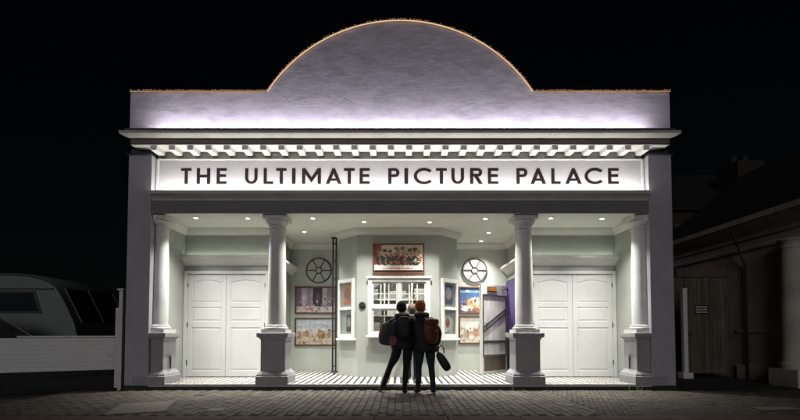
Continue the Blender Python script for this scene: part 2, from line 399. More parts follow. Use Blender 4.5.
# cornice with its soffit brackets
def cor_ring(prof, s):
    return [(s * (4.965 + max(0, (-.15 - y))), y, z) for y, z in prof]
prof = [(-.10, 4.628), (-.165, 4.628), (-.175, 4.635), (-.195, 4.638), (-.235, 4.65), (-.262, 4.662), (-.27, 4.672), (-.29, 4.675), (-.29, 4.722), (-.28, 4.73), (-.02, 4.75), (-.02, 4.70), (.29, 4.70), (.29, 4.629)]
b = MB(); b.rings([cor_ring(prof, -1), cor_ring(prof, 1)]); cor = b.build('cornice', M['cornice'], cin)
prof = [(.48, 4.515), (-.15, 4.515), (-.15, 4.545), (-.157, 4.55), (-.157, 4.58), (-.15, 4.585), (-.15, 4.627), (.48, 4.627)]
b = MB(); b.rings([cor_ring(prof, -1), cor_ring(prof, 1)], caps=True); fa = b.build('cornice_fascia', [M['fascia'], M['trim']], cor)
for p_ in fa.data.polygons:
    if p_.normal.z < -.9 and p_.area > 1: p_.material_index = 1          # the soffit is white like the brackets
b = MB(); b.box(-.0575, .0575, -.125, SY + .03, 4.432, 4.514); bmesh_br = b.mesh('bracket', M['trim'], bevel=.004, bseg=1)
for i in range(28):
    o = bpy.data.objects.new('bracket', bmesh_br); col.objects.link(o); o.parent = cor; o.location.x = -4.557 + i * 9.114 / 27
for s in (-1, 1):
    x0, x1 = sorted((s * 4.66, s * 5.085)); b = MB(); b.box(x0, x1, .06, .5, 4.412, 4.512); b.build('dark_gap_block', M['lead'], cin)  # dark block put in to paint the unlit gap above the pier

# parapet: shoulders and a segmental arch
AR, AZ = 2.961, 4.005
def parapet_outline(n=56, grow=0.0, half=5.085, zs=5.592):
    a = math.asin(2.5 / AR); pts = [(-half, zs + grow)]
    for i in range(n + 1):
        t = -a + 2 * a * i / n; pts.append(((AR + grow) * math.sin(t), AZ + (AR + grow) * math.cos(t)))
    pts.append((half, zs + grow)); return pts
top = parapet_outline()
b = MB()
# vertical strips keep the face flat and the bevel clean
n = len(top); vs = []
for x, z in top: vs += [(x, 0, 4.752), (x, 0, z), (x, .3, z), (x, .3, 4.752)]
fs = []
for i in range(n - 1):
    a0, c0 = i * 4, (i + 1) * 4
    fs += [(a0, c0, c0 + 1, a0 + 1), (a0 + 1, c0 + 1, c0 + 2, a0 + 2), (a0 + 2, c0 + 2, c0 + 3, a0 + 3), (a0 + 3, c0 + 3, c0, a0)]
fs += [(0, 1, 2, 3), ((n - 1) * 4 + 3, (n - 1) * 4 + 2, (n - 1) * 4 + 1, (n - 1) * 4)]
b.add(vs, fs); b.build('parapet', M['render'], cin)
# coping tiles along the outline
def resample(pts, step):
    out = []; P = [Vector((p[0], 0, p[1])) for p in pts]; seg = [];
    for i in range(len(P) - 1):
        L_ = (P[i + 1] - P[i]).length; k = max(1, round(L_ / step))
        for j in range(k): seg.append((P[i].lerp(P[i + 1], j / k), P[i].lerp(P[i + 1], (j + 1) / k)))
    return seg
flatL = [top[0], top[1]]; flatR = [top[-2], top[-1]]
segs = resample(flatL, .21) + resample(parapet_outline(n=34)[1:-1], .21) + resample(flatR, .21)
for p, q in segs:
    mid = (p + q) / 2; d = q - p; L_ = d.length - .006
    b = MB(); b.box(-L_ / 2, L_ / 2, -.035, .33, .002, .026)
    o = b.build('coping_tile', M['tile'], cin, bevel=.004, bseg=1); o.location = mid; o.rotation_euler = (random.uniform(-.02, .02), -math.atan2(d.z, d.x) + random.uniform(-.015, .015), 0)

# lights on the front: parapet wash, sign strip, rope light
def strip(name, label, m, x0, x1, y, z, w=.03, group=None, n=24, axis='x'):
    t = thing(name, label, 'light strip', ((x0 + x1) / 2, y, z), 0, group)
    h = (x1 - x0) / 2
    b = MB(); b.box(-h, h, -w * .7, w * .7, -.012, -.002); b.build('strip_housing', M['lead'], t)
    b = MB()
    for i in range(n):
        a0 = -h + 2 * h * i / n; b.add([(a0, -w / 2, 0), (a0 + 2 * h / n, -w / 2, 0), (a0 + 2 * h / n, w / 2, 0), (a0, w / 2, 0)], [(0, 1, 2, 3)])
    b.build('diffuser', m, t); return t
strip('light_strip', 'cool white light strip on top of the cornice washing the parapet', M['led_wash'], -4.62, 4.62, -.17, 4.775, .04)
hz_ = MB(); hz_.box(-5.02, 5.02, -.262, -.246, 4.731, 4.775); tag(hz_.build('light_shield', M['lead'], None), 'thin black shield board in front of the cornice light strip', 'light shield')
strip('light_strip', 'white light strip in the ledge below the name board', M['led_sign'], -4.6, 4.6, -.02, 3.672, .04)
rope = thing('rope_light', 'thin warm rope light following the top edge of the arched parapet', 'rope light', (0, -.03, 5.59))
po = parapet_outline(grow=-.006)
for nm, pts, m_ in (('rope_run', [(-5.08, 0, -.004), (po[1][0] - .012, 0, -.004)], M['rope_flat']), ('rope_run', [(po[-2][0] + .012, 0, -.004), (5.08, 0, -.004)], M['rope_flat']), ('rope_arch', [(x, 0, z - 5.59) for x, z in po[1:-1]], M['rope_arch']),):
    b = MB(); b.tube(pts, .0095 if nm == 'rope_arch' else .007, 6); b.build(nm, m_, rope, smooth=50)

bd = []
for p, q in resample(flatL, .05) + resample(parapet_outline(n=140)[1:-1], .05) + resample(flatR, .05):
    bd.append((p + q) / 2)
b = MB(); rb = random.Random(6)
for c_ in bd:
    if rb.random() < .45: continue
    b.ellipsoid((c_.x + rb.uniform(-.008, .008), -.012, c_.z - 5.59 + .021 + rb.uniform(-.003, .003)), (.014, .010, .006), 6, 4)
b.build('coping_glint_beads', M['rope'], rope)['kind'] = 'stuff'  # glowing beads paint in the glint of the lit coping tiles
# name board with raised letters
sign = thing('name_board', 'long white name board with dark letters between the cornice and the beam', 'sign', (0, SY, 3.7))
b = MB(); b.box(-4.6, 4.6, 0, .03, -.03, .645); b.build('board', M['board'], sign)
for a in ((-4.645, 4.645, .66, .70), ):
    b = MB(); b.box(a[0], a[1], -.025, .03, a[2] - .013, a[3] - .03); b.build('board_moulding', M['trim'], sign, bevel=.006)
for s in (-1, 1):
    x0, x1 = sorted((s * 4.602, s * 4.645)); b = MB(); b.box(x0, x1, -.03, .03, -.03, .645); b.build('board_moulding', M['trim'], sign, bevel=.006)
H = .305; ST = .062
def strokes(ch, w):
    # each letter as abutting polygons in (x, z); no two overlap
    S = ST; e = 0.0
    def arc(cx, cz, ro_x, ro_z, ri_x, ri_z, a0, a1, n=18):
        out = []
        for i in range(n):
            t0, t1 = R(a0 + (a1 - a0) * i / n), R(a0 + (a1 - a0) * (i + 1) / n)
            out.append([(cx + ro_x * math.cos(t0), cz + ro_z * math.sin(t0)), (cx + ro_x * math.cos(t1), cz + ro_z * math.sin(t1)), (cx + ri_x * math.cos(t1), cz + ri_z * math.sin(t1)), (cx + ri_x * math.cos(t0), cz + ri_z * math.sin(t0))])
        return out
    def rect(x0, x1, z0, z1): return [(x0, z0), (x1, z0), (x1, z1), (x0, z1)]
    b_ = S * .82
    if ch == 'I': return [rect(0, w, 0, H)]
    if ch == 'T': return [rect(0, w, H - b_, H), rect(w / 2 - S / 2, w / 2 + S / 2, 0, H - b_)]
    if ch == 'L': return [rect(0, S, 0, H), rect(S, w, 0, b_)]
    if ch == 'E': return [rect(0, S, 0, H), rect(S, w, 0, b_), rect(S, w * .94, H / 2 - b_ / 2 + .008, H / 2 + b_ / 2 + .008), rect(S, w, H - b_, H)]
    if ch == 'H': return [rect(0, S, 0, H), rect(w - S, w, 0, H), rect(S, w - S, H / 2 - b_ / 2, H / 2 + b_ / 2)]
    if ch == 'U':
        r = w / 2; return [rect(0, S, r, H), rect(w - S, w, r, H)] + arc(r, r, r, r, r - S, r - b_, 180, 360)
    if ch == 'C':
        r = w * .57; return arc(r, H / 2, r, H / 2 + .006, r - S, H / 2 - b_ + .004, 42, 318, 30)
    if ch in 'PR':
        hh = H * (.56 if ch == 'P' else .53); r = hh / 2; xr = min(r, w - S * 1.1); cz = H - r
        P_ = [rect(0, S, 0, H), rect(S, w - xr, H - b_, H), rect(S, w - xr, H - hh, H - hh + b_)] + arc(w - xr, cz, xr, r, max(.01, xr - S), r - b_, -90, 90)
        if ch == 'R': P_.append([(w - S * 1.25 + .012, 0), (w + .016, 0), (w * .66, H - hh), (w * .66 - S * 1.2, H - hh)])
        return P_
    if ch == 'A':
        hw = w / 2; k = S * 1.12; zt = H; apex = S * .42
        # left leg, right leg meet at the centre line; bar between them
        zi = H - k / 2 / ((hw - apex) / H) - .02
        Lg = [(0, 0), (k, 0), (hw, zi), (hw, H), (hw - apex, H)]
        Rg = [(w - k, 0), (w, 0), (hw + apex, H), (hw, H), (hw, zi)]
        z0, z1 = H * .2, H * .2 + b_ * .9
        def xi(z): return k + (hw - k) * z / zi
        return [Lg, Rg, [(xi(z0), z0), (w - xi(z0), z0), (w - xi(z1), z1), (xi(z1), z1)]]
    if ch == 'M':
        k = S * 1.02; hw = w / 2; zc = H * .08
        return [rect(0, k, 0, H), rect(w - k, w, 0, H), [(k, H), (k, H - S * 1.75), (hw, zc), (hw, zc + S * 1.75)], [(w - k, H), (hw, zc + S * 1.75), (hw, zc), (w - k, H - S * 1.75)]]
LET = [('T', -4.181, -3.981), ('H', -3.88, -3.623), ('E', -3.501, -3.309), ('U', -2.958, -2.718), ('L', -2.604, -2.419), ('T', -2.366, -2.166), ('I', -2.063, -1.994), ('M', -1.871, -1.509), ('A', -1.419, -1.114), ('T', -1.071, -.865), ('E', -.772, -.577), ('P', -.225, -.01), ('I', .084, .156), ('C', .263, .61), ('T', .686, .895), ('U', .981, 1.223), ('R', 1.337, 1.57), ('E', 1.676, 1.878), ('P', 2.223, 2.433), ('A', 2.49, 2.789), ('L', 2.888, 3.067), ('A', 3.151, 3.471), ('C', 3.524, 3.873), ('E', 3.972, 4.176)]
for ch, x0, x1 in LET:
    b = MB()
    for pz in strokes(ch, x1 - x0): b.prism(pz, 'y', -.004, -.0005)
    o = b.build('letter', M['letter'], sign); o.location = (x0, 0, .187)

# ceiling, walls
b = MB(); b.box(-PXI + .003, PXI - .003, .052, B + .1, CE, CE + .12); b.build('porch_ceiling', M['ceil'], cin)
b = MB(); b.box(-PXI + .003, LW, A, B + .2, FL - .05, CE - .001); b.build('porch_wall', M['sage'], cin)
b = MB(); b.box(RW, PXI - .003, A, B + .2, FL - .05, CE - .001); b.build('porch_wall', M['sage'], cin)
b = MB(); b.box(LW + .001, RW - .001, B, B + .2, FL - .05, CE - .001); b.build('porch_wall', M['backwall'], cin)
b = MB(); b.box(-PXO + .05, PXO - .05, B + .21, 9, 0, 4.3); b.prism([(-PXO + .05, 4.302), (PXO - .05, 4.302), (0, 4.62)], 'y', .6, 9); b.build('auditorium', M['slate'], cin)
path = [(-PXI, .06), (-PXI, A), (LW, A), (LW, B), bayp[0], bayp[1], bayp[2], bayp[3], bayp[4], bayp[5], (RW, B), (RW, A), (PXI, A), (PXI, .06)]
crown = [(0.001, 3.16), (.018, 3.16), (.022, 3.18), (.045, 3.20), (.085, 3.245), (.10, 3.275), (.125, 3.28), (.125, 3.299), (.001, 3.299)]
b = MB(); b.sweep(path, crown); b.build('crown_moulding', M['trim'], cin, smooth=30)
shelf = [(0.001, 2.50), (.03, 2.50), (.035, 2.53), (.08, 2.56), (.12, 2.60), (.16, 2.615), (.17, 2.64), (.19, 2.645), (.19, 2.695), (.001, 2.695)]
for pth, x0, x1, lab in (([(-PXI, A), (LW, A), (LW, B)], -PXI + .05, LW - .05, 'left'), ([(RW, B), (RW, A), (PXI, A)], RW + .05, PXI - .05, 'right')):
    b = MB(); b.sweep(pth, shelf); b.build('door_cornice', M['trim'], cin, smooth=30)
    strip('light_strip', 'hidden pale light strip on the ledge over the %s-hand double doors' % lab, M['led_shelf'], x0, x1, A - .06, 2.712, .03, n=6)

# double doors
def double_doors(xa, xm, xb, lab):
    z0, z1 = FL, 2.31; y = A
    fr = MB()
    for s, xe in ((-1, xa), (1, xb)):
        x0, x1 = sorted((xe, xe + s * .075)); fr.box(x0, x1, y - .05, y - .001, z0, z1 + .07)
    fr.box(min(xa, xb) , max(xa, xb), y - .05, y - .001, z1 + .005, z1 + .07)
    f = fr.build('door_frame', M['door'], cin, bevel=.006)
    for x0, x1, hs in ((xa + .004, xm - .003, -1), (xm + .003, xb - .004, 1)):
        W = x1 - x0; d = MB(); rail = .10; yb, yf, yp = y - .004, y - .0235, y - .016
        zs = [z0 + .01, z0 + .14, 1.16, 1.30, 1.60, 1.70, 2.18, z1]   # rail bottoms and tops
        d.box(x0, x1, yp, yb, z0 + .01, z1)                # recessed field
        d.box(x0, x0 + rail, yf, yp - .0005, z0 + .01, z1); d.box(x1 - rail, x1, yf, yp - .0005, z0 + .01, z1)
        xi, xo = x0 + rail + .0005, x1 - rail - .0005
        d.box(xi, xo, yf, yp - .0005, zs[0], zs[1]); d.box(xi, xo, yf, yp - .0005, zs[2], zs[3]); d.box(xi, xo, yf, yp - .0005, zs[4], zs[5])
        # arched top rail
        pts = [(xi, z1), (xo, z1)] + [(xi + (xo - xi) * t, 2.13 + .06 * math.sin(math.pi * t)) for t in [1 - i / 14 for i in range(15)]]
        d.prism(pts, 'y', yf, yp - .0005)
        leaf = d.build('door_leaf', M['door'], cin, bevel=.004, bseg=1)
        for pz0, pz1, arch in ((zs[1], zs[2], 0), (zs[3], zs[4], 0), (zs[5], 2.13, 1)):
            pm = MB(); a0, a1, i_ = xi + .018, xo - .018, .0
            if arch:
                outl = [(a0, pz0 + .018), (a1, pz0 + .018)] + [(a0 + (a1 - a0) * t, pz1 - .018 + .06 * math.sin(math.pi * t)) for t in [1 - i / 14 for i in range(15)]]
            else: outl = [(a0, pz0 + .018), (a1, pz0 + .018), (a1, pz1 - .018), (a0, pz1 - .018)]
            cx_, cz_ = (a0 + a1) / 2, (pz0 + pz1) / 2
            inn = [(cx_ + (px - cx_) * .9, cz_ + (pz - cz_) * (.86 if pz1 - pz0 < .5 else .93)) for px, pz in outl]
            pm.rings([[(px, yp - .001, pz) for px, pz in outl], [(px, yp - .005, pz) for px, pz in inn]])
            pm.build('panel', M['door'], leaf)
        xh = x0 if hs < 0 else x1
        for zh in (.42, 1.22, 2.08):
            h = MB(); h.lathe([(.011, -.05), (.013, -.045), (.013, .045), (.011, .05)], (xh, yf - .008, zh), 10); h.build('hinge', M['dull_iron'], leaf, smooth=40)
double_doors(-4.573, -3.741, -2.895, 'left')
double_doors(2.86, 3.71, 4.573, 'right')

# columns on pedestals
def column(cx, engaged=0):
    # pedestal
    cy = .295; p = MB()
    def sq(h, z): return [(cx - h, cy - h, z), (cx + h, cy - h, z), (cx + h, cy + h, z), (cx - h, cy + h, z)]
    prof = [(.298, .075), (.298, .235), (.288, .245), (.283, .275), (.265, .30), (.24, .33), (.232, .345), (.228, .36), (.228, .91), (.236, .92), (.245, .94), (.275, .965), (.290, .97), (.290, 1.04), (.284, 1.046)]
    p.rings([sq(h, z) for h, z in prof]); ped = p.build('pedestal', M['pedestal'], cin)
    f = MB(); f.box(cx - .296, cx + .296, cy - .29, cy + .29, -.03, .074); f.build('pedestal_foot', M['plinth_black'], cin)
    # recessed panel border on the front of the die
    q = MB(); yy = cy - .228
    # shaft with entasis, base and capital
    c = MB(); sh = [(.168 - .022 * max(0, (t - .3) / .7) ** 1.4, 1.19 + (3.06 - 1.19) * t) for t in [i / 12 for i in range(13)]]
    c.lathe(sh, (cx, cy, 0), 40); shaft = c.build('column_shaft', M['column'], cin, smooth=40)
    c = MB(); c.box(cx - .225, cx + .225, cy - .225, cy + .225, 1.047, 1.112)
    c.lathe([(.20, 1.113), (.218, 1.118), (.223, 1.135), (.218, 1.152), (.195, 1.158), (.19, 1.172), (.195, 1.176), (.198, 1.186), (.185, 1.195), (.172, 1.20)], (cx, cy, 0), 40)
    c.build('column_base', M['column'], shaft, smooth=35, bevel=0)
    c = MB(); c.lathe([(.15, 3.03), (.168, 3.034), (.172, 3.045), (.168, 3.056), (.15, 3.06), (.149, 3.10), (.165, 3.105), (.168, 3.115), (.19, 3.14), (.208, 3.17), (.213, 3.19), (.20, 3.205)], (cx, cy, 0), 40)
    c.box(cx - .222, cx + .222, cy - .222, cy + .222, 3.206, 3.299); c.build('capital', M['column'], shaft, smooth=35)
for cx in (-4.64, -2.368, 2.385, 4.64): column(cx)

# ticket bay: hollow shell with a window opening in the front and pale inner lining
t = .09; WX0, WX1, WZ0, WZ1 = -.64, .60, 1.0, 2.18
b = MB()
(x0b, y0b), (x1b, y1b), (x2b, y2b) = bayp[0], bayp[1], bayp[2]
x3b, x4b, x5b = bayp[3][0], bayp[4][0], bayp[5][0]
zt, zb = CE - .001, FL
def slab(pa, pb, th=t, z0=zb, z1=zt):
    pa, pb = Vector(pa), Vector(pb); d = (pb - pa).normalized(); nrm = Vector((-d.y, d.x))     # inwards
    q = [pa, pb, pb + nrm * th, pa + nrm * th]; b.prism([(v.x, v.y) for v in q], 'z', z0, z1)
slab((x0b, B), bayp[1]); slab(bayp[1], bayp[2]); slab(bayp[3], bayp[4]); slab(bayp[4], (x5b, B))
b.box(x2b, WX0, A, A + t, zb, zt); b.box(WX1, x3b, A, A + t, zb, zt)
b.box(WX0, WX1, A, A + t, zb, WZ0); b.box(WX0, WX1, A, A + t, WZ1, zt)
b.build('ticket_bay', M['sage'], cin)
# office inside the bay
b = MB(); b.box(x0b + .1, x5b - .1, B - .02, B - .004, FL, CE - .01); b.build('office_wall', M['trim'], cin)
b = MB(); b.box(x0b + .12, x5b - .12, A + .5, B - .03, 2.62, 2.66); b.build('office_ceiling', M['trim'], cin)

# ticket window
win = MB(); y0, y1 = A - .045, A + .03
win.box(WX0 - .05, WX0 + .035, y0, y1, WZ0 - .02, WZ1 + .06); win.box(WX1 - .035, WX1 + .05, y0, y1, WZ0 - .02, WZ1 + .06)
win.box(WX0 + .036, WX1 - .036, y0, y1, WZ1 - .03, WZ1 + .06); win.box(WX0 + .036, WX1 - .036, y0, y1, WZ0 - .02, WZ0 + .05)
wn = win.build('ticket_window', M['trim'], cin, bevel=.005)
c = MB(); c.box(WX0 - .09, WX1 + .09, A - .12, A - .047, WZ0 - .055, WZ0 - .005); c.build('window_sill', M['trim'], wn, bevel=.008)
c = MB(); c.box(WX0 - .085, WX1 + .085, A - .075, A - .047, WZ1 + .04, WZ1 + .085); c.build('window_head', M['trim'], wn, bevel=.008)
xc = (WX0 + WX1) / 2
c = MB(); c.box(xc - .03, xc + .03, A - .03, A + .025, WZ0 + .051, WZ1 - .031); c.build('mullion', M['trim'], wn, bevel=.004)
zm = 1.60
for xa, xb in ((WX0 + .037, xc - .031), (xc + .031, WX1 - .037)):
    c = MB(); c.box(xa, xb, A - .028, A + .024, zm - .035, zm + .035); c.build('transom', M['trim'], wn, bevel=.004)
    s = MB(); fr = .032; za, zc_ = zm + .036, WZ1 - .032
    s.box(xa, xa + fr, A - .02, A + .015, za, zc_); s.box(xb - fr, xb, A - .02, A + .015, za, zc_)
    s.box(xa + fr, xb - fr, A - .02, A + .015, za, za + fr); s.box(xa + fr, xb - fr, A - .02, A + .015, zc_ - fr, zc_)
    ia, ib, ja, jb = xa + fr, xb - fr, za + fr, zc_ - fr
    cw = (ib - ia - 2 * .022) / 3; rh = (jb - ja - .022) / 2
    for k in (1, 2): s.box(ia + k * cw + (k - 1) * .022, ia + k * (cw + .022), A - .014, A + .01, ja, jb)
    for k in range(3): s.box(ia + k * (cw + .022), ia + k * (cw + .022) + cw, A - .013, A + .009, ja + rh, ja + rh + .022)
    sash = s.build('sash', M['trim'], cin)
    for k in range(3):
        for r_ in range(2):
            p_ = MB(); px0 = ia + k * (cw + .022); pz0 = ja + r_ * (rh + .022); p_.box(px0, px0 + cw, A - .004, A - .001, pz0, pz0 + rh); p_.build('pane', M['glass'], sash)
    s = MB(); za, zc_ = WZ0 + .052, zm - .036
    s.box(xa, xa + fr, A - .012, A + .02, za, zc_); s.box(xb - fr, xb, A - .012, A + .02, za, zc_)
    s.box(xa + fr, xb - fr, A - .012, A + .02, za, za + fr); s.box(xa + fr, xb - fr, A - .012, A + .02, zc_ - fr, zc_)
    sash = s.build('sash', M['trim'], cin)
    p_ = MB(); p_.box(xa + fr, xb - fr, A + .002, A + .005, za + fr, zc_ - fr); p_.build('pane', M['glass'], sash)

# things in the office: counter, shelves, lamp, screen, leaflets
b = MB(); b.box(x2b + .1, x3b - .1, A + .13, A + .55, .92, .97); b.box(x2b + .12, x3b - .12, A + .2, A + .5, FL, .919); tag(b.build('ticket_counter', M['oldwood'], None, bevel=.005), 'wooden counter inside the ticket window', 'counter')
lm = thing('office_lamp', 'pale lamp panel on the ceiling of the ticket office', 'ceiling lamp', (BX, A + .95, 2.61))
b = MB(); b.box(-.5, .5, -.12, .12, -.02, .008); b.build('lamp_housing', M['trim'], lm)
b = MB(); b.box(-.47, .47, -.1, .1, -.027, -.021); b.build('diffuser', M['office'], lm)
sh = thing('office_shelf', 'grey shelf unit against the back of the ticket office', 'shelf', (BX, B - .2, FL))
b = MB()
for x_ in (-.95, -.35, .33, .93): b.box(x_, x_ + .03, -.14, .16, 0, 2.2)
b.build('shelf_upright', M['postwhite'], sh)
for z_ in (.5, .95, 1.35, 1.75, 2.17):
    b = MB(); b.box(-.95, .96, -.135, .155, z_ - .0, z_ + .025); b.build('shelf_board', M['postwhite'], sh)
rr = random.Random(4)
for x_, z_, w_, h_, c_ in ((-.88, 1.376, .2, .26, (.4, .38, .34)), (-.62, 1.376, .22, .2, (.3, .32, .34)), (-.28, 1.376, .3, .24, (.45, .45, .42)), (.1, 1.376, .17, .22, (.2, .2, .22)), (.42, 1.376, .4, .25, (.3, .3, .29)), (-.85, .976, .4, .22, (.42, .43, .44)), (-.28, .976, .24, .25, (.34, .33, .3)), (.45, .976, .3, .2, (.2, .1, .06)), (-.85, 1.776, .35, .25, (.2, .2, .2)), (-.25, 1.776, .45, .2, (.14, .14, .15)), (.4, 1.776, .3, .26, (.3, .29, .26))):
    b = MB(); b.box(BX + x_, BX + x_ + w_, B - .3, B - .12, FL + z_, FL + z_ + h_); tag(b.build('file_box', ink(c_), None, bevel=.006), 'storage box on the shelves inside the ticket office', 'box', 'boxes on the ticket office shelves')
mon = thing('computer_screen', 'dark ticket screen behind the left pane of the ticket window', 'screen', (-.2, A + .38, .972), R(12))
b = MB(); b.box(-.12, .12, -.015, .015, .1, .28); b.build('screen_panel', M['iron'], mon, bevel=.005)
b = MB(); b.box(-.02, .02, 0, .02, .01, .1); b.box(-.1, .1, -.06, .06, 0, .01); b.build('screen_stand', M['iron'], mon)
for i_, (x_, h_) in enumerate(((-.56, .11), (-.49, .13), (.3, .12))):
    lf = MB(); lf.box(-.03, .03, -.004, .004, 0, h_); lf.box(-.03, .03, .005, .05, 0, .01)
    o = tag(lf.build('leaflet_stand', ink([(.4, .12, .05), (.45, .42, .38), (.3, .3, .32)][i_]), None), 'small %s leaflet stand on the ticket counter' % ['orange', 'cream', 'grey'][i_], 'leaflet'); o.location = (x_, A + .17, .972)

# display cases on the two slanted bay faces
def display_case(pa, pb, lab, prints):
    pa, pb = Vector(pa), Vector(pb); d = (pb - pa); L_ = d.length; ang = math.atan2(d.y, d.x)
    c_ = (pa + pb) / 2
    tt = thing('display_case', lab, 'display case', (c_.x, c_.y, .93), ang)
    W_ = .27; Hh = 1.30
    b = MB(); b.box(-W_, W_, -.012, -.001, .02, Hh - .02); b.build('backing', M['sage'], tt)
    b = MB()
    for a in ((-W_, -W_ + .06, 0, Hh), (W_ - .06, W_, 0, Hh)): b.box(a[0], a[1], -.07, -.013, a[2], a[3])
    for z0_, z1_ in ((0, .08), (Hh - .08, Hh), (.62, .68)): b.box(-W_ + .0605, W_ - .0605, -.068, -.013, z0_, z1_)
    b.build('case_frame', M['trim'], tt, bevel=.005)
    b = MB(); b.box(-W_ - .03, W_ + .03, -.10, -.001, -.05, -.002); b.build('case_sill', M['trim'], tt, bevel=.008)
    for z0_, z1_ in ((.08, .62), (.68, Hh - .08)):
        b = MB(); b.box(-W_ + .0605, W_ - .0605, -.05, -.047, z0_ + .001, z1_ - .001); b.build('pane', M['glass'], tt)
    for (x0_, x1_, z0_, z1_, c1, c2) in prints:
        b = MB(); b.box(x0_, x1_, -.018, -.0125, z0_, z1_); pr = b.build('print', ink(c1), tt)
        b = MB(); w_ = x1_ - x0_; h_ = z1_ - z0_
        b.add([((x0_ + x1_) / 2 + px * w_ * .36, -.019, z0_ + h_ * .55 + pz * h_ * .3) for px, pz in circ(1, 14)], [tuple(range(14))]); b.build('print_motif', ink(c2), pr)
display_case(bayp[1], bayp[2], 'white display case with an orange poster on the slanted wall by the folded gate', [(-.13, .16, .74, 1.18, (.42, .12, .05), (.16, .06, .04)), (-.02, .15, .14, .52, (.05, .05, .055), (.3, .29, .28))])
display_case(bayp[3], bayp[4], 'white display case with a grey photo poster on the slanted wall facing the open door', [(-.16, .14, .74, 1.18, (.10, .10, .11), (.30, .29, .28)), (-.15, .06, .14, .50, (.5, .49, .46), (.32, .1, .06))])

# wall bell
pq = MB(); pq.prism([(px, pz) for px, pz in circ(.075, 20)], 'y', -.02, 0); pq.prism([(px, pz) for px, pz in circ(.045, 16)], 'y', -.035, -.0205)
o = tag(pq.build('wall_bell', M['iron'], None, bevel=.004), 'small round black bell on the sage wall left of the ticket window', 'bell'); o.location = (-.815, A - .001, 1.64)

# ------------------------------------------------------------------ posters
def poster(label, xc, zc, w, h, y, base, shapes, ledge=0, mframe=None, speck=None, hold=0):
    tt = thing('film_poster', label, 'poster', (xc, y, zc))
    fw = .035; b = MB(); fy = -.035
    b.box(-w / 2, -w / 2 + fw, fy, 0, -h / 2, h / 2); b.box(w / 2 - fw, w / 2, fy, 0, -h / 2, h / 2)
    b.box(-w / 2 + fw, w / 2 - fw, fy, 0, -h / 2, -h / 2 + fw); b.box(-w / 2 + fw, w / 2 - fw, fy, 0, h / 2 - fw, h / 2)
    b.build('frame', mframe or M['frame'], tt, bevel=.004)
    if ledge:
        b = MB(); b.box(-w / 2, w / 2, -.05, 0, -h / 2 - ledge, -h / 2 - .001); b.build('frame_ledge', mframe or M['frame'], tt, bevel=.004)
    iw, ih = w - 2 * fw, h - 2 * fw
    b = MB(); b.box(-iw / 2 + .0005, iw / 2 - .0005, -.012, -.001, -ih / 2 + .0005, ih / 2 - .0005); pr = b.build('print', ink(base), tt)
    mats, idx = [], {}
    if speck:
        rs_ = random.Random(len(label) * 3 + 1); pal = [q[5] for q in shapes]
        shapes = list(shapes[:len(shapes) - hold]) + [('b', rs_.uniform(*speck[1]), rs_.uniform(*speck[2]), rs_.uniform(.008, .035), rs_.uniform(.012, .06), (lambda q, k: tuple(round(min(.75, v * k), 2) for v in q))(rs_.choice(pal), rs_.choice((.6, 1.0, 1.4)))) for _ in range(speck[0])] + list(shapes[len(shapes) - hold:])
    b = MB()
    for k_, (kind, u, v, ru, rv, c) in enumerate(shapes):
        if c not in idx: idx[c] = len(mats); mats.append(ink(c))
        yy = -.0128 - k_ * .0005
        if kind == 'r': pts = [(-1, -1), (1, -1), (1, 1), (-1, 1)]
        elif kind == 'e': pts = circ(1, 18)
        else:  # ragged blob
            rg = random.Random(k_ * 7 + len(label)); pts = [(px * rg.uniform(.72, 1.1), pz * rg.uniform(.72, 1.1)) for px, pz in circ(1, 16)]
        b.add([(max(-iw / 2 + .002, min(iw / 2 - .002, (u - .5) * iw + px * ru * iw)), yy, max(-ih / 2 + .002, min(ih / 2 - .002, (v - .5) * ih + pz * rv * ih))) for px, pz in pts], [tuple(range(len(pts)))], idx[c])
    b.build('printed_picture', mats, pr)
rg = random.Random(3)
heads = []
for i in range(7):
    u = .12 + i * .118
    k1, k2 = rg.uniform(-.03, .03), rg.uniform(-.07, .09); heads += [('b', u + k1, .40, .085 * rg.uniform(.8, 1.2), .2, rg.choice(((.03, .028, .03), (.06, .05, .045), (.02, .025, .03)))), ('b', u + .025 + k1, .36, .03, .13, rg.choice(((.5, .47, .4), (.35, .12, .08), (.4, .36, .2)))), ('b', u + k1, .66 + k2, .05 * rg.uniform(.8, 1.15), .14, rg.choice(((.55, .33, .2), (.62, .44, .28), (.42, .24, .14)))), ('b', u + k1 + rg.uniform(-.02, .02), .80 + k2, .05, .07, rg.choice(((.05, .03, .025), (.2, .1, .04), (.1, .08, .07)))), ('b', u + k1 + .018, .64 + k2, .016, .07, (.25, .12, .07))]
txt = [('r', .2 + i * .052, .075, .018 if i % 3 else .023, .028 if 3 < i < 7 else .018, (.5, .08, .05)) for i in range(12)]
poster('wide framed film poster with a row of figures above the ticket window', -.032, 2.672, 1.12, .63, A - .002, (.66, .60, .50),
       [('r', .1, .62, .1, .38, (.30, .03, .02)), ('b', .26, .72, .14, .3, (.34, .06, .04)), ('r', .55, .78, .40, .20, (.62, .5, .36))] + heads + [('b', .48, .28, .07, .15, (.42, .16, .07)), ('r', .5, .09, .5, .09, (.70, .66, .58))] + txt, ledge=.085, speck=(70, (.05, .97), (.24, .86)), hold=len(txt) + 1)
PL = (.56, .52, .52)
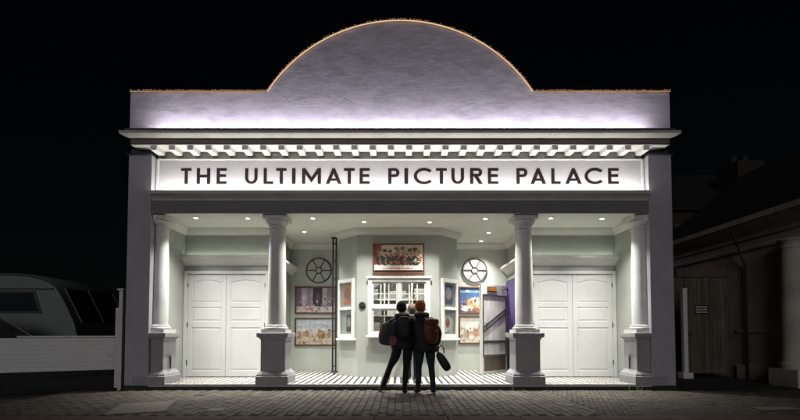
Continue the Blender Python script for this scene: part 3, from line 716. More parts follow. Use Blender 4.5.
poster('landscape film poster of pale drapery round a dark standing figure on the left back wall', -2.13, 1.872, 1.04, .69, B - .002, (.36, .30, .36),
       [('r', .06, .6, .06, .4, (.18, .13, .17)), ('r', .2, .6, .05, .4, (.50, .44, .50)), ('r', .33, .58, .04, .42, (.30, .22, .30)), ('r', .55, .6, .12, .4, (.035, .02, .03)), ('r', .74, .6, .05, .4, (.46, .40, .46)), ('r', .88, .6, .08, .4, (.24, .18, .23)), ('r', .5, .12, .5, .13, (.62, .54, .52)), ('b', .35, .15, .12, .06, (.5, .2, .22)), ('b', .6, .2, .2, .05, (.55, .42, .40)), ('b', .56, .55, .05, .3, (.10, .07, .12))], speck=(55, (.03, .97), (.04, .6)))
poster('landscape film poster of a bright sandy beach, hung below the drapery poster', -2.13, 1.073, 1.04, .71, B - .002, (.50, .56, .64),
       [('r', .5, .25, .5, .25, (.60, .50, .38)), ('r', .5, .56, .5, .08, (.66, .64, .62)), ('b', .2, .78, .18, .09, (.68, .67, .66)), ('b', .7, .85, .22, .07, (.64, .63, .64)), ('b', .28, .42, .05, .16, (.45, .26, .14)), ('b', .62, .42, .09, .2, (.50, .26, .10)), ('b', .7, .4, .06, .15, (.30, .15, .08)), ('b', .45, .3, .05, .1, (.62, .55, .45)), ('b', .85, .38, .05, .13, (.40, .26, .18)), ('b', .1, .35, .04, .11, (.55, .4, .3))], speck=(55, (.03, .97), (.04, .6)))
poster('landscape film poster of a sunlit face against deep blue on the right back wall', 2.0, 1.87, 1.04, .69, B - .002, (.05, .11, .24),
       [('r', .5, .86, .5, .05, (.16, .26, .42)), ('b', .2, .88, .06, .06, (.6, .55, .5)), ('b', .38, .38, .2, .3, (.52, .30, .14)), ('b', .42, .45, .12, .2, (.66, .50, .34)), ('b', .18, .16, .18, .14, (.62, .56, .50)), ('b', .5, .1, .2, .1, (.30, .10, .05)), ('b', .72, .4, .2, .3, (.10, .08, .10))], speck=(55, (.03, .97), (.04, .6)))
poster('landscape film poster of a pale reclining figure, hung below the deep blue poster', 2.0, 1.12, 1.04, .71, B - .002, (.66, .62, .57),
       [('r', .5, .2, .5, .2, (.64, .58, .50)), ('b', .42, .4, .2, .14, (.60, .38, .24)), ('b', .55, .62, .09, .16, (.45, .20, .10)), ('b', .2, .34, .14, .08, (.60, .42, .30)), ('b', .8, .6, .1, .2, (.40, .36, .36))], speck=(55, (.03, .97), (.04, .6)))

# wheel ornaments
def wheel(x, z, r, lab, mring):
    tt = thing('wheel_ornament', lab, 'wheel', (x, B - .03, z), 0, None)
    b = MB(); b.tube([(r * math.cos(R(a)), 0, r * math.sin(R(a))) for a in range(0, 360, 8)], .016, 8, closed=True); b.build('rim', mring, tt, smooth=60)
    b = MB(); b.tube([(.075 * math.cos(R(a)), 0, .075 * math.sin(R(a))) for a in range(0, 360, 20)], .012, 8, closed=True); b.build('hub', mring, tt, smooth=60)
    for k_ in range(6):
        a = R(60 * k_); b = MB(); b.tube([(.078 * math.cos(a), 0, .078 * math.sin(a)), ((r - .01) * math.cos(a), 0, (r - .01) * math.sin(a))], .012, 6); b.build('spoke', mring, tt, smooth=60)
    b = MB(); b.prism(circ(r - .012, 40), 'y', .012, .022); b.build('backing_disc', M['backwall'], tt)
wheel(-2.055, 2.624, .31, 'round six-spoked dark wheel on the wall above the drapery poster', M['bronze'])
wheel(1.886, 2.637, .30, 'round six-spoked dark wheel on the wall above the deep blue poster', M['bronze'])

# folded lattice gate beside the bay
fg = thing('folded_gate', 'tall narrow black folded lattice gate beside the ticket bay', 'gate', (-1.5, 1.86, .18))
for dx in (-.036, .036):
    b = MB(); b.box(dx - .016, dx + .016, -.025, .025, 0, 3.03); b.build('gate_bar', M['iron'], fg, bevel=.003)
b = MB(); b.box(-.075, .075, -.03, .03, -.03, -.001); b.build('gate_shoe', M['iron'], fg, bevel=.003)
b = MB(); b.box(-.075, .075, -.03, .03, 3.031, 3.06); b.build('gate_hanger', M['iron'], fg, bevel=.003)
for k_ in range(8):
    b = MB(); b.box(-.0195, .0195, -.012, .012, .1 + k_ * .4, .12 + k_ * .4); b.build('gate_link', M['iron'], fg)
b = MB(); b.tube([(0, 0, -.031), (0, 0, -.08)], .015, 8); b.build('drop_bolt', M['iron'], fg)

# open metal door and curtain on the right return wall
hx, hy, ex, ey = 2.60, 2.52, 1.835, 1.86
L_ = math.hypot(ex - hx, ey - hy); an = math.atan2(ey - hy, ex - hx)
od = thing('open_door', 'worn grey metal door with a diagonal brace standing open before the purple curtain', 'door', (hx, hy, FL + .01), an)
b = MB(); b.box(0, L_, -.02, .02, 0, 2.08); b.build('door_leaf', M['steel'], od, bevel=.004)
ys = .0205
b = MB(); b.box(L_ - .028, L_ + .004, -.024, .036, 0.0, 2.082); b.build('edge_strip', M['trim'], od)
for (za, zb_) in ((1.80, 1.83), (.70, .76), (.40, .43)):
    b = MB(); b.box(.06, L_ - .06, ys, ys + .02, za, zb_); b.build('cross_bar', M['darksteel'], od)
b = MB(); b.box(.10, L_ - .10, ys, ys + .006, .06, .385); b.build('kick_panel', M['oldwood'], od)
for za, zb_ in ((1.05, 1.5), (.95, 1.4)):
    b = MB(); b.prism([(L_ - .07, za), (L_ - .07, za + .03), (.07, zb_ + .03), (.07, zb_)], 'y', ys, ys + .018); b.build('diagonal_brace', M['darksteel'], od)
for xa in (.06, L_ - .09):
    b = MB(); b.box(xa, xa + .03, ys, ys + .012, .44, 1.79); b.build('stile', M['darksteel'], od)
b = MB(); b.box(L_ - .55, L_ - .22, ys, ys + .03, 1.90, 2.02); b.build('sign_box', M['darksteel'], od, bevel=.004)
b = MB(); b.box(L_ - .53, L_ - .24, ys + .031, ys + .036, 1.915, 2.005); b.build('sign_face', M['orange'], od)
b = MB(); b.tube([(.22, ys, 1.98), (.22, ys + .08, 1.98), (.12, ys + .1, 1.99), (.02, ys + .02, 2.0)], .014, 6); b.build('door_closer', M['iron'], od)
b = MB(); b.tube([(L_ - .14, ys, 1.0), (L_ - .14, ys + .05, 1.0), (L_ - .14, ys + .05, 1.16), (L_ - .14, ys, 1.16)], .01, 6); b.build('pull_handle', M['darksteel'], od)
rs = []
for k_ in range(2):
    z_ = FL + .02 + k_ * 2.16
    rs.append([(2.63 + .03 * math.sin(i * 1.25) + (.01 if k_ else 0), 1.42 + i * .02, z_) for i in range(60)])
b = MB(); b.rings(rs, closed=False, caps=False)
cu = b.build('curtain', M['curtain'], None, smooth=60); tag(cu, 'purple curtain hanging in the doorway behind the open metal door', 'curtain')
sm = cu.modifiers.new('solid', 'SOLIDIFY'); sm.thickness = .008
b = MB(); b.tube([(2.63, 1.35, 2.3), (2.63, 2.62, 2.3)], .014, 8); tag(b.build('curtain_rail', M['iron'], None), 'thin dark rail carrying the purple curtain', 'curtain rail')

# downlights
DL = [(-3.99, .37), (-2.99, .40), (-1.71, .40), (-.73, .67), (.60, .70), (1.68, .43), (-2.125, 1.53), (1.99, 1.62), (1.985, 2.50), (2.96, .40), (3.98, .44)]
names = ['over the left-hand doors, by the outer pier', 'over the left-hand doors, by the inner column', 'just inside the left inner column, towards the street', 'in front of the ticket bay, on its left', 'in front of the ticket bay, on its right', 'just inside the right inner column, towards the street', 'above the left back wall posters', 'above the open metal door', 'above the deep blue poster', 'over the right-hand doors, by the inner column', 'over the right-hand doors, by the outer pier']
ld = bpy.data.lights.new('downlight_beam', 'SPOT'); ld.energy = 225; ld.spot_size = R(104); ld.spot_blend = 1; ld.shadow_soft_size = .035; ld.color = (1, .988, .93)
lc = bpy.data.lights.new('downlight_core', 'SPOT'); lc.energy = 340; lc.spot_size = R(66); lc.spot_blend = 1; lc.shadow_soft_size = .03; lc.color = (1, .988, .93)
for (x, y), nm in zip(DL, names):
    tt = thing('downlight', 'lit ceiling downlight ' + nm, 'downlight', (x, y, CE))
    b = MB(); b.rings([[(r * math.cos(2 * math.pi * i / 20), r * math.sin(2 * math.pi * i / 20), z) for i in range(20)] for r, z in ((.042, -.012), (.055, -.012), (.062, -.001), (.042, -.001), (.042, -.012))], caps=False); b.build('bezel', M['trim'], tt, smooth=40)
    b = MB(); b.prism(circ(.034, 16), 'z', -.008, -.002); b.build('lens', M['lens'], tt)
    lo = bpy.data.objects.new('downlight_beam', ld); col.objects.link(lo); lo.parent = tt; lo.location = (0, 0, -.03)
    lo = bpy.data.objects.new('downlight_core', lc); col.objects.link(lo); lo.parent = tt; lo.location = (0, 0, -.03)

# small bent pipes on the inner sides of the outer pedestals
for s, lab in ((-1, 'left'), (1, 'right')):
    tt = thing('pedestal_tap', 'small bent grey pipe on the inner side of the %s outer pedestal' % lab, 'pipe', (s * (4.64 - .228), .30, .36))
    b = MB(); b.tube([(-s * .02, 0, .0), (-s * .02, 0, .24), (-s * .03, -.03, .29), (-s * .05, -.06, .27), (-s * .05, -.07, .22)], .012, 8); b.build('pipe', M['dull_iron'], tt, smooth=50)
    b = MB(); b.lathe([(.02, -.02), (.02, .02)], (-s * .05, -.07, .205), 10); b.build('tap', M['dull_iron'], tt, smooth=50)

# ------------------------------------------------------------------ people
from collections import OrderedDict
def skin_mesh(name, chains, mats, pick):
    """chains: list of (verts [(pos, radius)], edges). Each chain grows its own smooth surface; all are joined in one mesh."""
    allv, allf, allm = [], [], []
    for verts, edges in chains:
        me = bpy.data.meshes.new('tmp'); me.from_pydata([v[0] for v in verts], edges, [])
        o = bpy.data.objects.new('tmp', me); col.objects.link(o)
        sk = o.modifiers.new('skin', 'SKIN'); sk.branch_smoothing = .4
        su = o.modifiers.new('sub', 'SUBSURF'); su.levels = su.render_levels = 2
        if not me.skin_vertices:
            bpy.context.view_layer.objects.active = o
        for i, v in enumerate(verts):
            r = v[1]; me.skin_vertices[0].data[i].radius = r if isinstance(r, tuple) else (r, r)
        me.skin_vertices[0].data[0].use_root = True
        dg = bpy.context.evaluated_depsgraph_get(); ev = o.evaluated_get(dg); m2 = ev.to_mesh()
        off = len(allv); allv += [tuple(v.co) for v in m2.vertices]
        for p in m2.polygons: allf.append(tuple(i + off for i in p.vertices)); allm.append(pick(p.center))
        ev.to_mesh_clear(); bpy.data.objects.remove(o); bpy.data.meshes.remove(me)
    me = bpy.data.meshes.new(name); me.from_pydata(allv, [], allf)
    for m in mats: me.materials.append(m)
    me.polygons.foreach_set('material_index', allm); me.polygons.foreach_set('use_smooth', [True] * len(allf)); me.update()
    return me
def hand_chain(wr, d, side):
    """a palm and five bent fingers continuing from the wrist along d"""
    wr = Vector(wr); d = Vector(d).normalized(); lat = d.cross(Vector((0, 0, 1)))
    if lat.length < .2: lat = Vector((0, 1, 0))
    lat.normalize(); nrm = lat.cross(d).normalized()
    ch = [([(wr - d * .02, .024), (wr + d * .03, (.03, .02)), (wr + d * .075, (.036, .018))], [(0, 1), (1, 2)])]
    for k_, (o_, ln) in enumerate(((-.028, .062), (-.010, .074), (.009, .07), (.027, .055))):
        b0 = wr + d * .07 + lat * o_
        ch.append(([(b0, .009), (b0 + d * ln * .5 - nrm * .008, .0085), (b0 + d * ln * .85 - nrm * .03, .008), (b0 + d * ln * .85 - nrm * .05, .007)], [(0, 1), (1, 2), (2, 3)]))
    b0 = wr + d * .02 - lat * .025 * side
    ch.append(([(b0, .011), (b0 + d * .03 - lat * .022 * side, .010), (b0 + d * .06 - lat * .025 * side - nrm * .015, .009)], [(0, 1), (1, 2)]))
    return ch
def person(label, loc, scale, feet, elbows, wrists, lean, head_off, mats, hair, heading=0, jacket_len=.80, wide=1.0, hood=True):
    """local frame: +Y is the way the person faces, +X their right when seen from behind"""
    p = thing('person', label, 'person', loc, heading); p.scale = (scale,) * 3
    lx, ly = lean
    pel = Vector((0, 0, .93)); wa = Vector((lx * .3, ly * .3, 1.08)); ch_ = Vector((lx * .8, ly * .8, 1.30)); nb = Vector((lx, ly, 1.42)); nt = nb + Vector((head_off[0] * .4, head_off[1] * .4 + .01, .07))
    hd = nb + Vector((head_off[0], head_off[1] + .02, .16)); ht = hd + Vector((0, 0, .085))
    V = [(pel, (.135, .11)), (wa, (.125, .10)), (ch_, (.15, .11)), (nb, (.06, .06)), (nt, (.055, .055)), (hd, (.082, .095)), (ht, (.07, .08))]
    E = [(0, 1), (1, 2), (2, 3), (3, 4), (4, 5), (5, 6)]
    def addv(pos, r, par): V.append((Vector(pos), r)); E.append((par, len(V) - 1)); return len(V) - 1
    # face: brow-nose ridge and chin so the head is not a ball
    addv(hd + Vector((0, .085, -.01)), (.022, .03), 5); addv(hd + Vector((0, .06, -.075)), (.035, .03), 5)
    for s in (-1, 1): addv(hd + Vector((s * .085, -.005, -.005)), (.014, .022), 5)
    kn = []
    for s, f in zip((-1, 1), feet):
        f = Vector(f); hip = addv((s * .095, 0, .88), .105, 0)
        k0 = Vector((s * .095, 0, .88)).lerp(Vector((f.x, f.y, .09)), .5) + Vector((0, .035, 0))
        th_ = addv(Vector((s * .097, .01, .75)).lerp(k0, .3), .098, hip)
        kn_ = addv(k0, .063, th_); cf = addv(k0.lerp(Vector((f.x, f.y, .09)), .35) + Vector((0, -.02, 0)), .062, kn_)
        an_ = addv((f.x, f.y, .09), .052, cf); fd = f.z if len(f) > 2 else 0
        yaw = fd; dx, dy = math.sin(yaw), math.cos(yaw)
        addv((f.x - dx * .05, f.y - dy * .05, .04), .04, an_)
        t1 = addv((f.x + dx * .09, f.y + dy * .09, .04), (.055, .042), an_); addv((f.x + dx * .16, f.y + dy * .16, .03), (.048, .032), t1)
    hands = []
    for s, e, w_ in zip((-1, 1), elbows, wrists):
        shd = Vector((ch_.x + s * .175 * wide, ch_.y, 1.345)); a = addv(shd, .078, 2); e = Vector(e); w_ = Vector(w_)
        m_ = addv(shd.lerp(e, .5), .072, a); el = addv(e, .064, m_); fa = addv(e.lerp(w_, .4), .058, el); addv(w_, .033, fa)
        hands += hand_chain(w_, w_ - e, s)
    hz = hd.z
    wr_ = [Vector(w_) for w_ in wrists]
    def pick(c):
        if any((c - w_).length < .16 and (c - w_).dot((w_ - Vector(e))) > -.004 for w_, e in zip(wr_, elbows)) and c.z < 1.3: return 0
        if c.z > nb.z + .012: return 0
        if c.z < .085: return 3
        if c.z < .90 and abs(c.x) < .5 and not any((c - w_).length < .3 and c.z > .75 and abs(c.x) > .2 for w_ in wr_): return 2
        return 1
    me = skin_mesh('person_body', [(V, E)] + hands, [M['skin'], M[mats[0]], M[mats[1]], M['shoe']], pick)
    bo = bpy.data.objects.new('body', me); col.objects.link(bo); bo.parent = p
    # jacket: lofted shell with hem and collar, slightly creased
    rr = random.Random(len(label)); rings = []
    for z_, hw, hd_, in ((jacket_len, .205, .165), (jacket_len + .02, .214, .17), (.92, .21, .168), (.96, .20, .158), (1.0, .208, .163), (1.06, .195, .152), (1.1, .205, .158), (1.18, .208, .158), (1.28, .215, .155), (1.345, .20, .138), (1.39, .145, .105), (1.42, .085, .085), (1.455, .078, .082), (1.46, .066, .07)):
        tt_ = max(0, min(1, (z_ - .93) / .49)); rg_ = []
        for i in range(28):
            a = 2 * math.pi * i / 28; cr = 1 + .04 * math.sin(a * 5 + z_ * 23) + .03 * math.sin(a * 9 - z_ * 41) + rr.uniform(-.02, .02)
            cx_ = abs(math.cos(a)) ** .8 * (1 if math.cos(a) > 0 else -1); sy_ = abs(math.sin(a)) ** .85 * (1 if math.sin(a) > 0 else -1)
            rg_.append((lx * tt_ + hw * wide * cr * cx_, ly * tt_ + hd_ * cr * sy_, z_))
        rings.append(rg_)
    b = MB(); b.rings(rings, caps=False); b.build('jacket', M[mats[0]], p, smooth=75)
    if hood:
        b = MB(); b.tube([(nb.x + .10 * math.cos(t_), nb.y - .045 + .085 * math.sin(t_), 1.405 + .02 * math.cos(t_ * 2) - .03 * math.sin(t_)) for t_ in [2 * math.pi * i / 18 for i in range(18)]], [.042 + .018 * max(0, -math.sin(2 * math.pi * i / 18)) for i in range(18)], 10, closed=True)
        b.ellipsoid((nb.x, nb.y - .125, 1.36), (.105, .06, .085), 14, 8); b.build('hood', M[mats[0]], p, smooth=75)
    # hair or hat
    b = MB(); c = hd + Vector((0, -.012, .02))
    if hair[0] == 'beanie':
        b.ellipsoid(c, (.099, .115, .122), 20, 9, z0=-.35, mtx=Matrix.Rotation(R(-14), 3, 'X')); b.ellipsoid(c + Vector((.0, -.05, -.035)), (.088, .075, .07), 16, 8)
        b.build('knit_hat', M[hair[1]], p, smooth=60)
    else:
        rr = random.Random(8); rings = []
        for k_ in range(11):
            a = -.9 + (math.pi / 2 + .9) * k_ / 10; rg_ = []
            for i in range(24):
                an_ = 2 * math.pi * i / 24; back = .5 - .5 * math.sin(an_); ca = max(.03, math.cos(a))
                q = 1 + rr.uniform(-.05, .05); z_ = .135 * math.sin(a)
                if a < 0: z_ *= .35 + .9 * back; ca = ca if back > .3 else ca * .82
                rg_.append((c.x + .108 * q * ca * math.cos(an_), c.y - .01 + .118 * q * ca * math.sin(an_), c.z + z_))
            rings.append(rg_)
        b.rings(rings); b.build('hair', M[hair[1]], p, smooth=70)
    return p
p1 = person('person in black jacket and dark knit hat with one leg stretched out sideways', (.05, -.47, 0), .94, [(-.38, .16, -.5), (.03, -.04, .15)],
            [(-.27, .02, 1.12), (.25, .08, 1.1)], [(-.22, .16, .93), (.17, .30, 1.15)], (-.015, .09), (-.01, .04), ('jacket_black', 'trouser'), ('beanie', 'beanie'), 0, .82)
p2 = person('person in navy jacket and orange-red knit hat leaning towards the ticket window', (.43, -.52, 0), .95, [(-.12, .04, -.15), (.14, -.06, .3)],
            [(-.22, .18, 1.13), (.26, -.02, 1.1)], [(-.10, .40, 1.16), (.25, .07, .87)], (-.05, .10), (-.01, .04), ('jacket_navy', 'trouser_blue'), ('beanie', 'redhair'), R(6), .76, 1.04)
p3 = person('blond person in olive jacket standing between the others at the ticket window', (.25, .86, FL), .90, [(-.07, 0, 0), (.08, 0, 0)],
            [(-.24, .12, 1.12), (.24, .12, 1.12)], [(-.13, .33, 1.02), (.13, .33, 1.02)], (0, .05), (0, .03), ('jacket_olive', 'trouser'), ('hair', 'blond'), 0, .84)

# bags
def superbox(b, c, r, e=.45, seg=24, ring=12, mi=0, mtx=None, taper=0.0):
    rs = []
    sg = lambda v, k: (abs(v) ** k) * (1 if v >= 0 else -1)
    for k_ in range(ring + 1):
        a = -math.pi / 2 + math.pi * k_ / ring; ca, sa = max(.03, sg(math.cos(a), e)), sg(math.sin(a), e)
        rg_ = []
        for i in range(seg):
            t_ = 2 * math.pi * i / seg; tp = 1 - taper * (sa + 1) / 2
            v = Vector((r[0] * tp * ca * sg(math.cos(t_), e), r[1] * tp * ca * sg(math.sin(t_), e), r[2] * sa))
            rg_.append((mtx @ v if mtx else v) + Vector(c))
        rs.append(rg_)
    b.rings(rs, mi=mi)
t1 = thing('shoulder_bag', 'teal canvas shoulder bag with pink pocket at the hip of the dark-hatted person', 'bag', (-.215, -.60, .83), R(20)); 
b = MB(); superbox(b, (0, 0, .20), (.145, .09, .20), .55, mtx=Matrix.Rotation(R(8), 3, 'Y'), taper=.18); b.build('bag_body', M['bag_teal'], t1, smooth=60)
b = MB(); superbox(b, (.07, -.07, .08), (.07, .035, .08), .5); b.build('pink_pocket', M['bag_pink'], t1, smooth=60)
b = MB(); superbox(b, (-.10, -.03, .25), (.045, .05, .13), .5, mtx=Matrix.Rotation(R(14), 3, 'Y')); b.build('orange_side', M['bag_orange'], t1, smooth=60)
b = MB(); b.tube([(-.05, 0, .37), (.04, -.02, .42), (.13, -.02, .46), (.20, .03, .46), (.22, .10, .43)], .014, 8); b.build('strap', M['bag_black'], t1, smooth=60)
t2 = thing('backpack', 'russet brown leather backpack on the back of the person in the orange-red hat', 'backpack', (.525, -.72, .87), R(18))
b = MB(); superbox(b, (0, 0, .21), (.125, .085, .215), .5, taper=.2); b.build('bag_body', M['bag_brown'], t2, smooth=60)
b = MB(); superbox(b, (0, -.075, .13), (.09, .035, .10), .5); b.build('front_pocket', M['bag_brown'], t2, smooth=60)
b = MB(); superbox(b, (0, -.03, .36), (.115, .085, .06), .6); b.build('flap', M['bag_brown'], t2, smooth=60)
for s in (-1, 1):
    b = MB(); b.tube([(s * .06, .04, .38), (s * .07, .08, .42), (s * .07, .16, .435), (s * .07, .22, .40)], .014, 8); b.build('strap', M['bag_black'], t2, smooth=60)
t3 = thing('holdall', 'black round-ended holdall hanging from the hand of the person in the orange-red hat', 'bag', (.76, -.50, .36))
b = MB(); superbox(b, (-.01, 0, .19), (.085, .07, .18), .7, mtx=Matrix.Rotation(R(-32), 3, 'Y'), taper=.2); b.build('bag_body', M['bag_black'], t3, smooth=60)
b = MB(); b.tube([(-.10, 0, .30), (-.09, .01, .42), (-.05, .03, .475), (.0, .02, .42), (.0, .0, .33)], .011, 8); b.build('handle', M['bag_black'], t3, smooth=60)
t4 = thing('small_backpack', 'flat black backpack on the back of the person in the dark hat', 'backpack', (.07, -.635, .93))
b = MB(); superbox(b, (0, 0, .2), (.12, .05, .20), .5, taper=.15); b.build('bag_body', M['bag_black'], t4, smooth=60)
b = MB(); superbox(b, (0, -.045, .13), (.085, .025, .09), .5); b.build('front_pocket', M['bag_black'], t4, smooth=60)
for s in (-1, 1):
    b = MB(); b.tube([(s * .06, .03, .34), (s * .08, .07, .37), (s * .085, .15, .365)], .012, 8); b.build('strap', M['jacket_navy'], t4, smooth=60)

# ------------------------------------------------------------------ left: wall, post, caravan, car
lw = thing('boundary_wall', 'low white painted boundary wall with a black foot left of the cinema', 'wall')
def wseg(pa, pb, th, z0, z1, name, m, bev=.01):
    pa, pb = Vector(pa), Vector(pb); d = (pb - pa).normalized(); nn = Vector((-d.y, d.x)) * th / 2
    b = MB(); b.prism([(v.x, v.y) for v in (pa - nn, pb - nn, pb + nn, pa + nn)], 'z', z0, z1); return b.build(name, m, lw, bevel=bev)
wa, wb = (-9.0, -1.5), (-5.46, .32)
wc = wseg(wa, wb, .18, .35, .955, 'wall_core', M['whitewall'])
_d = (Vector(wb) - Vector(wa)); _L = _d.length; _d.normalize(); _n = Vector((_d.y, -_d.x)); _ang = math.atan2(_d.y, _d.x)
bb = []
for v in range(5):
    q_ = MB(); q_.box(-.108, .108, -.003 - .0003 * v, .012, -.036, .036); bb.append(q_.mesh('brick', M['whitewall'], bevel=.003, bseg=1))
for row_ in range(8):
    u_ = .11 + (row_ % 2) * .11
    while u_ < _L - .1:
        if u_ > 1.2:
            c_ = Vector(wa) + _d * u_ + _n * (.09 + random.uniform(0, .001))
            o = bpy.data.objects.new('brick', random.choice(bb)); col.objects.link(o); o.parent = wc
            o.location = (c_.x, c_.y, .388 + row_ * .0755); o.rotation_euler = (0, 0, _ang)
        u_ += .22; wseg(wa, wb, .215, -.03, .348, 'wall_foot', M['plinth_black'])
wseg((-6.75, -.343), wb, .24, .957, .995, 'wall_coping', M['whitewall'])
gp = thing('gate_post', 'white square gate post with a flat cap against the left pier', 'post', (-5.235, .12, 0))
b = MB(); b.box(-.036, .036, -.036, .036, -.03, 1.84); b.build('post_shaft', M['postwhite'], gp, bevel=.006)
b = MB(); b.box(-.06, .06, -.06, .06, 1.841, 1.88); b.build('post_cap', M['postwhite'], gp, bevel=.008)
b = MB(); b.box(-.105, -.038, -.02, .03, .02, 1.52); b.build('post_stop', M['postwhite'], gp, bevel=.005)

cv = thing('caravan', 'grey touring caravan with rounded roof and sloping front window behind the low wall', 'caravan', (0, 0, 0))
cy0, cy1 = 2.4, 4.55; K = 10.4 / 9.2
def cxz(px, pz): return (px * K, 1.046 + (pz - 1.046) * K)
prof = [cxz(*q) for q in ((-10.4, 1.9), (-10.3, 2.15), (-9.9, 2.28), (-9.2, 2.325), (-8.3, 2.33), (-7.9, 2.30), (-7.6, 2.22), (-7.43, 2.13), (-7.33, 2.05), (-7.12, 1.68), (-6.92, 1.26), (-6.84, .95))] + [(-7.75, .75), (-7.85, .5), (-11.6, .5), (-11.7, .9)]
b = MB()
inset = [(px * .996 - .03, pz - .035 if pz > 2 else pz) for px, pz in prof]
b.rings([[(px, cy0 - .0 + .0, pz) for px, pz in inset], [(px, cy0 + .05, pz) for px, pz in prof], [(px, cy1 - .05, pz) for px, pz in prof], [(px, cy1, pz) for px, pz in inset]])
b.build('caravan_body', M['caravan'], cv, smooth=35)
b = MB(); b.tube([(px - .01, cy0 - .004, pz - .01) for px, pz in inset[1:12]], .014, 6); b.build('edge_trim', M['caravan_trim'], cv, smooth=60)
b = MB(); b.box(-11.5, -8.36, cy0 - .02, cy0 - .001, 2.09, 2.125); b.build('awning_rail', M['caravan_trim'], cv)
wz0, wz1 = 1.52, 2.06
b = MB(); b.prism([(-10.6, wz0), (-8.62, wz0), (-8.80, wz1), (-10.6, wz1)], 'y', cy0 - .015, cy0 - .001); sw = b.build('side_window', M['caravan_trim'], cv)
b = MB(); b.prism([(-10.55, wz0 + .05), (-8.70, wz0 + .05), (-8.86, wz1 - .05), (-10.55, wz1 - .05)], 'y', cy0 - .024, cy0 - .016); b.build('pane', M['darkglass'], sw)
# sloping front window: follows the raked nose between two profile points
pA, pB = Vector((prof[8][0], 0, prof[8][1])), Vector((prof[10][0], 0, prof[10][1])); dd = (pB - pA).normalized(); nn = Vector((-dd.z, 0, dd.x)); nn = nn if nn.x > 0 else -nn
def onnose(t_, y_, off): v = pA.lerp(pB, t_) + nn * off; return (v.x, y_, v.z)
b = MB(); 
for ya, yb_ in ((cy0 + .18, cy1 - .18), ):
    b.rings([[onnose(.06, ya, .002), onnose(.06, yb_, .002), onnose(.98, yb_, .002), onnose(.98, ya, .002)], [onnose(.06, ya, .03), onnose(.06, yb_, .03), onnose(.98, yb_, .03), onnose(.98, ya, .03)]])
fw_ = b.build('front_window', M['darkglass'], cv)
for yy in (cy0 + .18, (cy0 + cy1) / 2 - .1, cy1 - .2):
    b = MB(); b.tube([onnose(.05, yy, .035), onnose(1.0, yy, .035)], .014, 6); b.build('window_seal', M['chrome'], fw_)
wh = MB(); wh.prism([(px - 9.9, pz + .3) for px, pz in circ(.31, 24)], 'y', cy0 + .02, cy0 + .2); w_ = wh.build('wheel', M['rubber'], cv, smooth=30)
wh = MB(); wh.prism([(px - 9.9, pz + .3) for px, pz in circ(.19, 20)], 'y', cy0 + .005, cy0 + .019); wh.build('rim', M['chrome'], w_)
b = MB(); b.tube([(-7.8, cy0 + .4, .46), (-6.6, (cy0 + cy1) / 2, .42), (-7.8, cy1 - .4, .46)], .035, 6); b.build('tow_frame', M['iron'], cv)
b = MB(); b.tube([(-6.75, (cy0 + cy1) / 2, -.03), (-6.75, (cy0 + cy1) / 2, .6)], .03, 8); b.build('jockey_post', M['iron'], cv)

ca = thing('parked_car', 'dark parked car whose windscreen shows above the low white wall before the caravan', 'car', (-9.1, .75, 0))
def cring(y_, sc_, dz=0): return [(px, y_, pz) for px, pz in sc_]
low = [(-2.0, .30), (-2.05, .6), (-1.95, .92), (1.0, .95), (1.55, .86), (1.95, .72), (2.02, .5), (1.98, .28), (1.55, .25), (-1.55, .25)]
b = MB(); b.rings([cring(-.80, [(x_ * .98, z_) for x_, z_ in low]), cring(-.74, low), cring(.74, low), cring(.80, [(x_ * .98, z_) for x_, z_ in low])]); b.build('car_body', M['carpaint'], ca, smooth=35)
up0 = [(-1.8, .93), (-1.35, 1.38), (-.9, 1.44), (.05, 1.44), (.35, 1.38), (1.05, .95)]
b = MB(); b.rings([cring(-.72, up0), cring(-.58, [(x_ * .97, .93 + (z_ - .93) * 1.0) for x_, z_ in up0]), cring(.58, [(x_ * .97, z_) for x_, z_ in up0]), cring(.72, up0)]); cab = b.build('cabin', M['darkglass'], ca, smooth=35)
b = MB(); b.prism([(-1.3, 1.40), (-.9, 1.455), (.05, 1.455), (.32, 1.40)], 'y', -.66, .66); b.build('roof', M['carpaint'], cab, bevel=.02)
for s in (-1, 1):
    b = MB(); b.tube([(.36, s * .68, 1.39), (1.06, s * .73, .96)], .016, 6); b.build('windscreen_pillar', M['chrome'], cab)
    b = MB(); superbox(b, (.85, s * .86, 1.0), (.05, .08, .06), .6); b.build('mirror', M['carpaint'], ca, smooth=60)
    for xw in (-1.25, 1.3):
        b = MB(); b.prism([(xw + px, .29 + pz) for px, pz in circ(.31, 24)], 'y', s * .64, s * .83); w_ = b.build('wheel', M['rubber'], ca, smooth=30)
        b = MB(); b.prism([(xw + px, .29 + pz) for px, pz in circ(.2, 20)], 'y', s * .831, s * .84); b.build('rim', M['chrome'], w_)
    b = MB(); superbox(b, (1.9, s * .58, .68), (.09, .14, .06), .6); b.build('headlight', M['darkglass'], ca, smooth=60)

